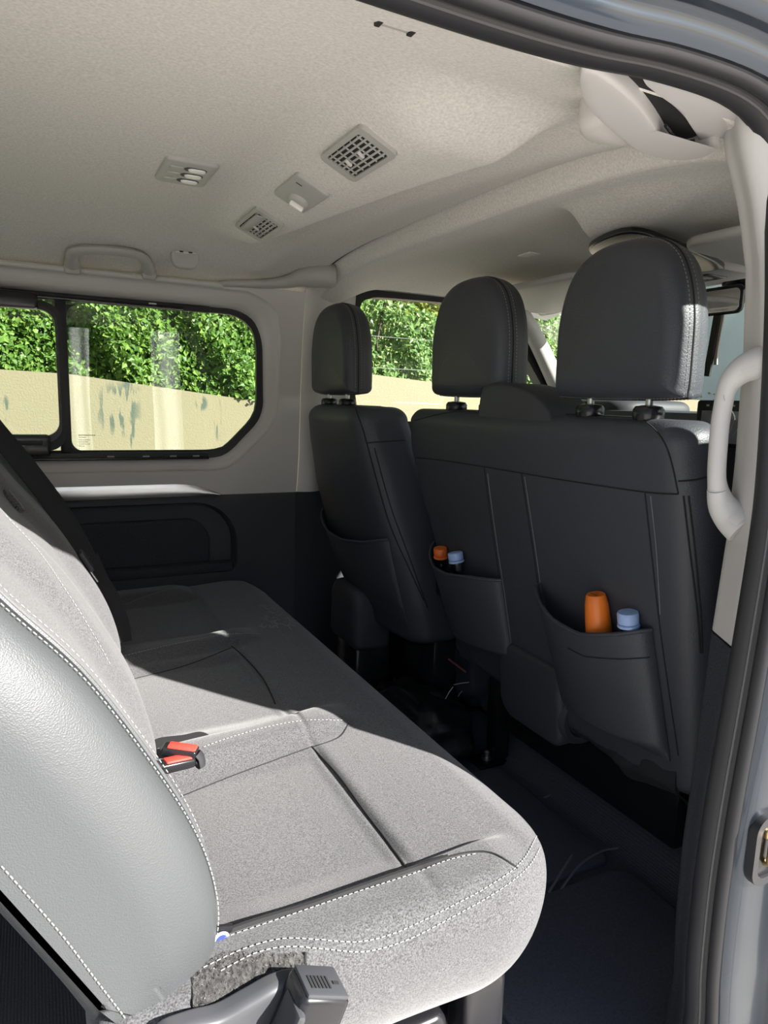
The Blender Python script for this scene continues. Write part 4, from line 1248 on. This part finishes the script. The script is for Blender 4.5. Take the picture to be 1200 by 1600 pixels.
# orange bottle standing upside down with embossed base
ob_t = pix(931, 928, 0, .917)
R = Rz(-3, -9)
t = thing('orange_bottle', 'solid orange plastic bottle standing tall in the near bench pocket', 'bottle', ob_t - Vector((0, 0, .15)), 'bottles in the seat pockets')
obj('body', lathe([(.0001, -.13), (.019, -.13), (.0235, -.125), (.0245, -.10), (.0235, -.052), (.0215, -.020), (.0185, -.004), (.0165, 0), (.008, -.001), (.0001, -.001)], ob_t, 32, R), M['orange'], t)
em = bmesh.new()
for k in range(6): add_box(em, ob_t + R @ Vector((-.004, .008 - k * .003, .0004)), (.003 + .002 * (k % 2), .0012, .001), 0, R)
for k in range(3): add_box(em, ob_t + R @ Vector((.005, .003 - k * .003, .0004)), (.002, .0012, .001), 0, R)
stuff(obj('embossed_mark', em, mat('dark orange relief', (.45, .10, .015), .5), t))

# ------------------------------------------------------------------ bags under and beside the front seats
def lump(c, s, seed, amp=.12, n=40, m=28):
    rg = random.Random(seed); ph = [rg.uniform(0, 6) for _ in range(6)]
    rings = []
    for j in range(m):
        th = math.pi * (j + .5) / m; r = []
        for k in range(n):
            f = 2 * math.pi * k / n
            v = Vector((math.sin(th) * math.cos(f), math.sin(th) * math.sin(f), math.cos(th)))
            v = Vector([math.copysign(abs(q) ** .7, q) for q in v])
            w_ = 1 + amp * (math.sin(4 * f + ph[0] + 3 * th) * .5 + math.sin(7 * f + ph[1] - 5 * th) * .3 + math.sin(9 * th + ph[2] + 2 * f) * .35)
            r.append(Vector(c) + Vector((v.x * s[0] * w_, v.y * s[1] * w_, v.z * s[2] * w_)))
        rings.append(r)
    return add_loft(bmesh.new(), rings)
bg1 = thing('cloth_bag', 'navy cloth bag with a red piped edge tucked under the front bench', 'bag', (1.16, 1.60, .10))
obj('body', lump((1.20, 1.615, .245), (.10, .085, .13), 3), M['bag'], bg1)
obj('piping', T(catmull([pix(668, 1010, 0, 1.085), pix(690, 1022, 0, 1.085), pix(712, 1038, 0, 1.085), pix(728, 1050, 0, 1.085)], 20), .0028, n=6), M['piping'], bg1)
bg2 = thing('rucksack', 'black nylon rucksack with buckled straps on the floor by the driver seat', 'bag', (1.03, 1.70, .0))
obj('body', lump((1.0, 1.66, .085), (.10, .19, .085), 8, .10), M['bag_black'], bg2)
for k, (p0, p1, p2) in enumerate((((.90, 1.80, .10), (.93, 1.70, .17), (.95, 1.60, .16)), ((.91, 1.72, .06), (.905, 1.62, .12), (.95, 1.52, .13)), ((.92, 1.55, .05), (.93, 1.52, .10), (.99, 1.49, .11)))):
    obj('strap', ribbon(catmull([p0, p1, p2], 14), (.3, .3, -.8), .022, .002), M['belt'], bg2)
obj('strap_buckle', BX((.905, 1.66, .085), (.012, .034, .030), .004), M['dark'], bg2)
for (q0, q1) in (((696, 1092), (708, 1073)), ((709, 1070), (733, 1066)), ((716, 1088), (722, 1080))):
    v0, v1 = pix(*q0, 0, .935), pix(*q1, 0, .955)
    obj('zip_edge', T([v0, v0.lerp(v1, .5) + Vector((-.001, 0, .001)), v1], .0012, n=5), M['wire'], bg2)

# ------------------------------------------------------------------ ceiling fittings
def on_ceil(x, y, dz=0.0): return Vector((x, y, ceil_z(x, y) + dz))
def ceil_frame(x, y):
    p = on_ceil(x, y); e_ = .03
    tx = (on_ceil(x + e_, y) - on_ceil(x - e_, y)).normalized(); ty = (on_ceil(x, y + e_) - on_ceil(x, y - e_)).normalized()
    nz = tx.cross(ty).normalized(); ty = nz.cross(tx)
    return p, Matrix((tx, ty, nz)).transposed()
def cbox(bm, fr, c, s, bev=.002, extra=None):
    p, R_ = fr
    return add_box(bm, p + R_ @ Vector(c), s, bev, R_ @ extra if extra is not None else R_)
def plate(fr, hw, hd, z0, z1, r, bev):
    p, R_ = fr
    bm = pillow(rrect(-hw, hw, -hd, hd, r, n=6), 'z', z0, z1, .0005, bev, nr=3, nc=2)
    for v in bm.verts: v.co = p + R_ @ v.co
    return bm
# reading lamp
fr = ceil_frame(.272, 1.37)
t = thing('reading_light', 'small grey ceiling lamp with three white lenses', 'lamp', fr[0])
obj('bezel', plate(fr, .046, .070, .006, -.008, .012, .005), M['vent'], t)
for k in (-1, 0, 1):
    bm = pillow([(q[0] + .012, q[1] + k * .036) for q in rrect(-.016, .016, -.0085, .0085, .0082, n=6)], 'z', -.006, -.012, .001, .004, nr=3, nc=2)
    for v in bm.verts: v.co = fr[0] + fr[1] @ v.co
    ln = obj('lens', bm, M['lens'], t)
    rb_ = add_frame(bmesh.new(), [(q[0] + .010, q[1] + k * .036) for q in rrect(-.0205, .0195, -.0105, .0105, .010, n=6)], [(q[0] + .012, q[1] + k * .036) for q in rrect(-.016, .016, -.0085, .0085, .0082, n=6)], 'z', -.0078, -.0088)
    for v in rb_.verts: v.co = fr[0] + fr[1] @ v.co
    obj('lens_rim', rb_, M['dark'], t)
    sw = bmesh.new(); cbox(sw, fr, (-.024, k * .036, -.008), (.024, .014, .005), .002)
    obj('switch', sw, M['vent'], t)
# air vents
def air_vent(x, y, hw, hd, label, yaw=0, shut=False):
    fr = ceil_frame(x, y)
    t = thing('air_vent', label, 'air vent', fr[0], 'ceiling air vents')
    bm = add_frame(bmesh.new(), rrect(-hw, hw, -hd, hd, .012), rrect(-hw + .0075, hw - .0075, -hd + .017, hd - .017, .006), 'z', .008, -.007)
    for v in bm.verts: v.co = fr[0] + fr[1] @ v.co
    obj('bezel', bm, M['vent'], t)
    bm = bmesh.new(); cbox(bm, fr, (0, 0, -.002), (2 * hw - .014, 2 * hd - .034, .004), .001); obj('backing', bm, M['vent_dark'], t)
    iw, il = hw - .009, hd - .018
    nL = 6
    for k in range(nL):
        u = -iw + (k + .5) * 2 * iw / nL
        bm = bmesh.new()
        cbox(bm, fr, (u, 0, -.0045), (.0032, 2 * il, .005), .001, Matrix.Rotation(math.radians(55 if shut else 25), 3, 'Y'))
        obj('louvre', bm, M['vent'], t)
    for k in range(5):
        v_ = -il + (k + .5) * 2 * il / 5
        bm = bmesh.new(); cbox(bm, fr, (0, v_, -.0035), (2 * iw, .0022, .005), .0008); obj('vane', bm, M['vent'], t)
    for s in ((-.3, .45) if not shut else (.2,)):
        bm = bmesh.new(); cbox(bm, fr, (0, il * s, -.0085), (.014, .006, .005), .002, Matrix.Rotation(.35, 3, 'Z')); obj('tab', bm, M['trim'], t)
    if shut:
        bm = bmesh.new(); cbox(bm, fr, (-iw * .60, 0, -.009), (iw * .75, 2 * il, .003), .001, Matrix.Rotation(math.radians(-18), 3, 'Y')); obj('flap', bm, M['vent'], t)
    return t
air_vent(.459, 1.018, .034, .080, 'open louvred air vent, the larger one nearest the door opening')
air_vent(.459, 1.532, .034, .084, 'half closed louvred air vent nearest the far side window', shut=True)
fr = ceil_frame(.459, 1.268)
t = thing('fan_control', 'square ceiling fan control with a round turning knob', 'control', fr[0])
obj('plate', plate(fr, .034, .068, .006, -.006, .008, .003), M['vent'], t)
kn = lathe([(.0001, 0), (.021, 0), (.020, -.004), (.017, -.007), (.015, -.008), (.0001, -.008)], (0, 0, 0), 28)
for v in kn.verts: v.co = fr[0] + fr[1] @ (v.co + Vector((.006, .022, -.006)))
k_ = obj('knob', kn, M['vent'], t)
bm = bmesh.new(); cbox(bm, fr, (.006, .022, -.018), (.028, .008, .010), .003); obj('grip', bm, M['lens'], k_)
bm = bmesh.new(); cbox(bm, fr, (-.018, -.04, -.0062), (.012, .002, .001), 0); obj('mark', bm, M['vent_dark'], t)

# far grab handle, coat hook, belt covers
t = thing('grab_handle', 'grey fold down grab handle above the sliding window', 'handle', (.21, 2.07, 1.37))
hp = catmull([P_(113, 416, 2.10), P_(113, 400, 2.05), P_(122, 391, 2.01), P_(170, 391, 1.99), P_(212, 397, 2.0), P_(228, 408, 2.04), P_(233, 425, 2.10)], 44)
obj('grip', T(hp, [.0155 if 4 < i < 39 else .018 for i in range(44)], n=12, flat=.72), M['vent'], t)
for q in (hp[0], hp[-1]): obj('mount', BX(q + Vector((0, .004, -.004)), (.042, .022, .034), .009), M['vent'], t)
t = thing('coat_hook', 'small grey flip down coat hook beside the far grab handle', 'hook', P_(290, 404, 1.985))
q = P_(290, 404, 1.985)
obj('plate', pillow(rrect(q.x - .036, q.x + .036, q.z - .026, q.z + .020, [.006, .006, .024, .024]), 'y', q.y + .02, q.y - .002, .002, .006, nc=2), M['vent'], t)
obj('pivot', BX(q + Vector((0, -.003, .016)), (.056, .006, .008), .002), M['trim'], t)
for s in (-1, 1): obj('pivot_pin', BX(q + Vector((s * .012, -.007, .016)), (.010, .004, .004), .001), M['vent_dark'], t)
bc = thing('belt_cover', 'grey plastic belt anchor cover at the top of the far pillar', 'cover', (.72, 2.09, 1.36))
bc_p = catmull([P_(342, 443, 2.11), P_(375, 443, 2.095), P_(420, 443, 2.08), P_(450, 440, 2.05), P_(474, 433, 2.01), P_(500, 431, 1.985), P_(524, 431, 1.97)], 50)
bc_r = [table([(0, .009), (.2, .013), (.5, .018), (.65, .024), (.8, .036), (.95, .040), (1, .036)], i / 49) for i in range(50)]
obj('shell', T(bc_p, bc_r, n=18, flat=.9), M['vent'], bc)
# near belt cover at the top of the near pillar
nbk = thing('belt_cover', 'cream plastic belt anchor cover with a dark slot at the near pillar top', 'cover', (.72, .68, 1.35))
def ring_z(px, z): return [pix(a_, b_, 2, z) for a_, b_ in px]
coverA = [(906, 112), (925, 106), (955, 124), (992, 156), (1020, 190), (1044, 226), (1075, 240), (1112, 230), (1122, 232), (1095, 247), (1050, 250), (1000, 238), (965, 212), (930, 180), (910, 150)]
cA = catmull([(p.x, p.y, 0) for p in ring_z(coverA, 1.345)], 120, True)
obj('shell', pillow([(q.x, q.y) for q in cA], 'z', 1.400, 1.343, .004, .007, 0, .001, nr=5, nc=4), M['trim_soft'], nbk)
bump_ = [(903, 205), (925, 192), (960, 190), (985, 205), (992, 222), (975, 232), (935, 228), (910, 220)]
cB = catmull([(p.x, p.y, 0) for p in ring_z(bump_, 1.358)], 80, True)
obj('guide_bump', pillow([(q.x, q.y) for q in cB], 'z', 1.410, 1.356, .004, .014, 0, .004, nr=5, nc=4), M['trim'], nbk)
coverC = [(1002, 98), (1040, 104), (1100, 122), (1186, 162), (1178, 192), (1160, 200), (1125, 216), (1096, 222), (1084, 200), (1060, 170), (1030, 143), (1008, 126)]
cC = catmull([(p.x, p.y, 0) for p in ring_z(coverC, 1.360)], 110, True)
obj('outer_shell', pillow([(q.x, q.y) for q in cC], 'z', 1.40, 1.358, .004, .006, 0, .002, nr=4, nc=4), M['trim_soft'], nbk)
slot = [(990, 108), (1012, 122), (1050, 154), (1082, 198), (1092, 224), (1052, 232), (1026, 192), (990, 150), (955, 112)]
cD = catmull([(p.x, p.y, 0) for p in ring_z(slot, 1.350)], 80, True)
obj('belt_slot', pillow([(q.x, q.y) for q in cD], 'z', 1.398, 1.3605, .003, .003, nc=2), M['seam'], nbk)
obj('slot_rim', T(catmull(ring_z([(1040, 196), (1056, 216), (1070, 222), (1086, 220)], 1.347), 16), .0022, n=6), M['black'], nbk)
# near edge hook at the top of the picture
q = pix(614, 27, 2, 1.388)
t = thing('coat_hook', 'small grey coat hook on the roof lining next to the door seal', 'hook', q)
obj('plate', BX(q + Vector((0, 0, .004)), (.066, .040, .016), .007), M['vent'], t)
obj('pivot', BX(q + Vector((.004, .002, -.004)), (.036, .014, .006), .003), M['vent'], t)
for s in (-1, 1): obj('pivot_pin', BX(q + Vector((s * .018 + .004, .002, -.007)), (.006, .012, .004), .001), M['vent_dark'], t)

# pillar grab handle
t = thing('grab_handle', 'large cream grab handle bolted to the near pillar', 'handle', (.83, .60, .95))
gy = .600
hp = catmull([pix(1216, 566, 1, .570), pix(1192, 568, 1, .582), pix(1160, 580, 1, .604), pix(1138, 604, 1, .618), pix(1127, 650, 1, .625), pix(1122, 700, 1, .626), pix(1120, 748, 1, .626), pix(1126, 780, 1, .626), pix(1141, 802, 1, .618), pix(1160, 820, 1, .602)], 60)
rad = [lerp(.022, .0125, smooth(i / 59, 0, .32)) if i < 30 else lerp(.0125, .024, smooth(i / 59, .70, 1.0)) for i in range(60)]
obj('grip', T(hp, rad, n=16, flat=.95), M['trim_soft'], t)
cap_t = [hp[i] + Vector((-.0015, -.0015, .0035)) for i in range(2, 22)]
obj('mount_cap', T(cap_t, [r_ * .96 for r_ in rad[2:22]], n=16), M['trim_soft'], t)
obj('mount_cap', T([hp[i] + Vector((-.001, -.001, -.006)) for i in range(44, 60)], [r_ * .97 for r_ in rad[44:60]], n=16), M['trim_soft'], t)
obj('joint', T([hp[21] + Vector((math.cos(k / 8 * math.pi) * .014, -.010, .004 * k - .016)) for k in range(9)], .0006, n=5), M['vent'], t)
# latch recess on the painted frame
t = thing('striker_plate', 'black rounded latch recess on the painted door frame', 'latch plate', (.86, .48, .42))
q = pix(1206, 1325, 1, .500)
o_ = rrect(q.x - .038, q.x + .038, q.z - .050, q.z + .050, .024, n=8); i_ = rrect(q.x - .028, q.x + .028, q.z - .039, q.z + .039, .016, n=8)
obj('surround', add_frame(bmesh.new(), o_, i_, 'y', .510, .498), M['rubber'], t)
obj('back_plate', BX((q.x, .5035, q.z), (.058, .003, .082), .001), M['black'], t)
obj('striker', T([(q.x - .008, .5025, q.z - .02), (q.x - .010, .494, q.z - .016), (q.x - .010, .494, q.z + .016), (q.x - .008, .5025, q.z + .02)], .005, n=8), M['brass'], t)
obj('striker_pad', BX((q.x - .010, .500, q.z + .024), (.014, .006, .012), .002), M['brass'], t)

# ------------------------------------------------------------------ front cabin fittings
dash = thing('dashboard', 'dark dashboard below the windscreen beyond the front seats', 'dashboard', (2.0, 1.4, .1))
obj('body', pillow([(q.x, q.y) for q in catmull([(1.68, .98, 0), (1.80, 1.015, 0), (2.1, 1.005, 0), (2.45, .96, 0), (2.55, .90, 0), (2.5, .5, 0), (1.95, .25, 0), (1.80, .45, 0), (1.72, .75, 0)], 60, True)], 'y', .60, 2.22, .02, .02, nc=2), M['dark'], dash)
obj('instrument_hood', pillow(rrect(1.72, 2.08, 1.66, 2.1, .08), 'z', .99, 1.048, .005, .03, 0, .006, nc=4), M['dark'], dash)
sc_ = thing('touch_screen', 'tablet like touch screen standing on the dashboard behind the pillar handle', 'screen', (1.66, 1.32, .99))
s0, s1_ = pix(1090, 626, 0, 1.64), pix(1215, 705, 0, 1.64)
obj('housing', pillow(rrect(s1_.y, s0.y, .925, 1.048, .008), 'x', 1.640, 1.665, .003, .004, nc=1), M['black'], sc_)
dsp = obj('display', pillow(rrect(s1_.y + .01, s0.y - .018, .935, 1.020, .002), 'x', 1.6385, 1.642, .0008, .0008, nc=1), M['screen'], sc_)
bm = bmesh.new()
rg = random.Random(5)
for k in range(7):
    y_ = s0.y - .03 - k * .018
    add_tube(bm, [(1.638, y_, .945 + .01 * (k % 2)), (1.638, y_ - .012, .975), (1.638, y_ - .02, 1.01)], .0007, n=4)
stuff(obj('display_lines', bm, M['screen_line'], dsp))
bm = bmesh.new()
for k in range(4): add_box(bm, (1.6392, s0.y - .035 - k * .026, 1.034), (.001, .008, .005), 0)
add_box(bm, (1.6392, s0.y - .009, .99), (.001, .004, .004), 0)
stuff(obj('icon', bm, M['screen_line'], sc_))
# mirror with hanging tag
mr = thing('rear_view_mirror', 'black framed rear view mirror above the dashboard', 'mirror', (1.70, 1.33, 1.38))
m0, m1 = pix(1070, 452, 0, 1.68), pix(1157, 486, 0, 1.68)
obj('housing', pillow(rrect(m1.y, m0.y, m1.z - .004, pix(1157, 444, 0, 1.68).z + .002, .018), 'x', 1.700, 1.680, .012, .004, 0, 0, nc=2), M['black'], mr)
obj('mirror_glass', pillow(rrect(m1.y + .006, m0.y - .006, m1.z + .002, pix(1157, 446, 0, 1.68).z - .004, .014), 'x', 1.681, 1.6785, .0005, .001, nc=1), M['mirror'], mr)
obj('stalk', T([(1.705, 1.33, 1.33), (1.74, 1.33, 1.37), (1.80, 1.33, 1.385)], .012, n=10), M['black'], mr)
obj('sensor_box', BX((1.80, 1.30, 1.365), (.10, .16, .05), .02, Matrix.Rotation(.5, 3, 'Y')), M['black'], mr)
hg = thing('hanging_tag', 'dark and cream cloth tag hanging from the rear view mirror', 'ornament', pix(1120, 455, 0, 1.69))
top_ = pix(1121, 492, 0, 1.69)
hgp = [top_, pix(1117, 515, 0, 1.69), pix(1111, 550, 0, 1.69), pix(1104, 588, 0, 1.69)]
obj('tassel', ribbon(catmull(hgp, 16), (0, 1, .1), .020, .003), M['bag_black'], hg)
obj('cloth', ribbon(catmull([p + Vector((.006, -.012, 0)) for p in (hgp[0], hgp[1], hgp[2], pix(1110, 570, 0, 1.69))], 16), (0, 1, .1), .010, .002), M['tan_cloth'], hg)
obj('cord', T([pix(1123, 448, 0, 1.70), pix(1120, 470, 0, 1.69), top_], .0012, n=5), M['bag_black'], hg)
obj('cord', T([pix(1127, 448, 0, 1.70), pix(1125, 470, 0, 1.69), top_], .0012, n=5), M['bag_black'], hg)
# sun visors and roof console
def visor(label, y0, y1, x0, x1, z0, z1):
    t = thing('sun_visor', label, 'sun visor', ((x0 + x1) / 2, (y0 + y1) / 2, z0), 'sun visors')
    bm = pillow(rrect(x0, x1, y0, y1, .035), 'z', 0.010, -.010, .008, .008, nc=2)
    for v in bm.verts: v.co.z += lerp(z0, z1, (v.co.x - x0) / (x1 - x0))
    obj('board', bm, M['trim_soft'], t)
    obj('pivot_rod', T([(x1 - .012, y1 - .02, z1 + .002), (x1 + .03, y1 + .0, z1 + .010)], .006, n=8), M['vent'], t)
    return t
visor('wide pale sun visor folded up above the driver side windscreen', 1.44, 1.95, 1.28, 1.62, 1.362, 1.345)
visor('rounded pale sun visor folded up over the near front seat', .70, .98, 1.12, 1.45, 1.335, 1.315)
cn = thing('roof_console', 'black roof console edge under the moulded front lining', 'console', (1.3, 1.15, 1.34))
cp = [(922, 388), (985, 366), (1056, 386), (1130, 420), (1124, 442), (1095, 438), (1050, 420), (988, 402), (934, 404)]
obj('rim', pillow([(q.x, q.y) for q in catmull([(p.x, p.y, 0) for p in ring_z(cp, 1.335)], 70, True)], 'z', 1.349, 1.337, .003, .004, nc=2), M['black'], cn)
q = pix(1108, 428, 2, 1.335)
obj('lamp_panel', BX((q.x + .05, q.y + .03, 1.345), (.14, .16, .02), .006), M['trim_soft'], cn)
obj('lamp_window', BX((q.x + .03, q.y + .04, 1.334), (.07, .08, .004), .002), M['black'], cn)

# ------------------------------------------------------------------ unseen cloths added behind the viewer to make the window's pale reflections
def cloth_mat():
    m = bpy.data.materials.new('white reflection cloth'); m.use_nodes = True
    n = m.node_tree.nodes; l = m.node_tree.links; b = n['Principled BSDF']
    b.inputs['Base Color'].default_value = (.8, .8, .8, 1); b.inputs['Roughness'].default_value = .9
    t = n.new('ShaderNodeBsdfTranslucent'); t.inputs[0].default_value = (.92, .92, .92, 1)
    x = n.new('ShaderNodeMixShader'); x.inputs[0].default_value = .9
    l.new(b.outputs[0], x.inputs[1]); l.new(t.outputs[0], x.inputs[2]); l.new(x.outputs[0], n['Material Output'].inputs[0])
    return m
M['cloth'] = cloth_mat()
def refl_x(px, y):
    g_ = pix(px, 580, 1, 2.212)
    return g_.x + g_.x / 2.212 * (2.212 - y)
ln = thing('reflection_line', 'added line on two poles carrying the cloths for the window reflection', 'line', (.9, -3.4, GZ))
for x in (-1.2, 3.2): obj('pole', T([(x, -3.4, GZ), (x, -3.4, 2.75)], .025, n=8), M['wire'], ln)
obj('cord', T([(-1.2, -3.4, 2.70), (1.0, -3.4, 2.66), (3.2, -3.4, 2.70)], .004, n=5), M['wire'], ln)
for (p0, p1, lab, k_) in ((237, 283, 'broad white cloth added to make a reflection in the fixed side window pane', 0), (109, 141, 'narrow white cloth added to make a reflection beside the window mullion', 1.7)):
    x0, x1 = refl_x(p0, -3.4), refl_x(p1, -3.4)
    def cl(u, v):
        z = lerp(-.25, 2.66, v)
        return Vector((lerp(x0, x1, u) + .02 * math.sin(3 * z + k_) * (1 - v), -3.4 + .03 * math.sin(9 * u + z + k_), z))
    tag(obj('reflection_cloth', grid(cl, 16, 40, (0, .002, 0)), M['cloth']), lab, 'cloth')
# unseen tall hedge, added to darken the reflection between the cloths
hd = thing('hedge', 'unseen tall dark hedge added behind the viewer to darken the window reflection', 'hedge', (2.5, -10.4, GZ))
rng = np.random.default_rng(31)
nn = 15000
pp = np.stack([rng.uniform(-4, 9, nn), -10.4 + rng.normal(size=nn) * .30, GZ + rng.uniform(0, 1, nn) ** .9 * 3.9], axis=1)
leaf_cloud('foliage', pp, (0, .9, .4), .19, M['hedge'], hd, 31, .6, 1.3)
obj('inner_growth', pillow(rrect(-4, 9, -10.6, -10.2, .1), 'z', GZ, GZ + 3.7, .05, .05, nc=2), M['twig'], hd)
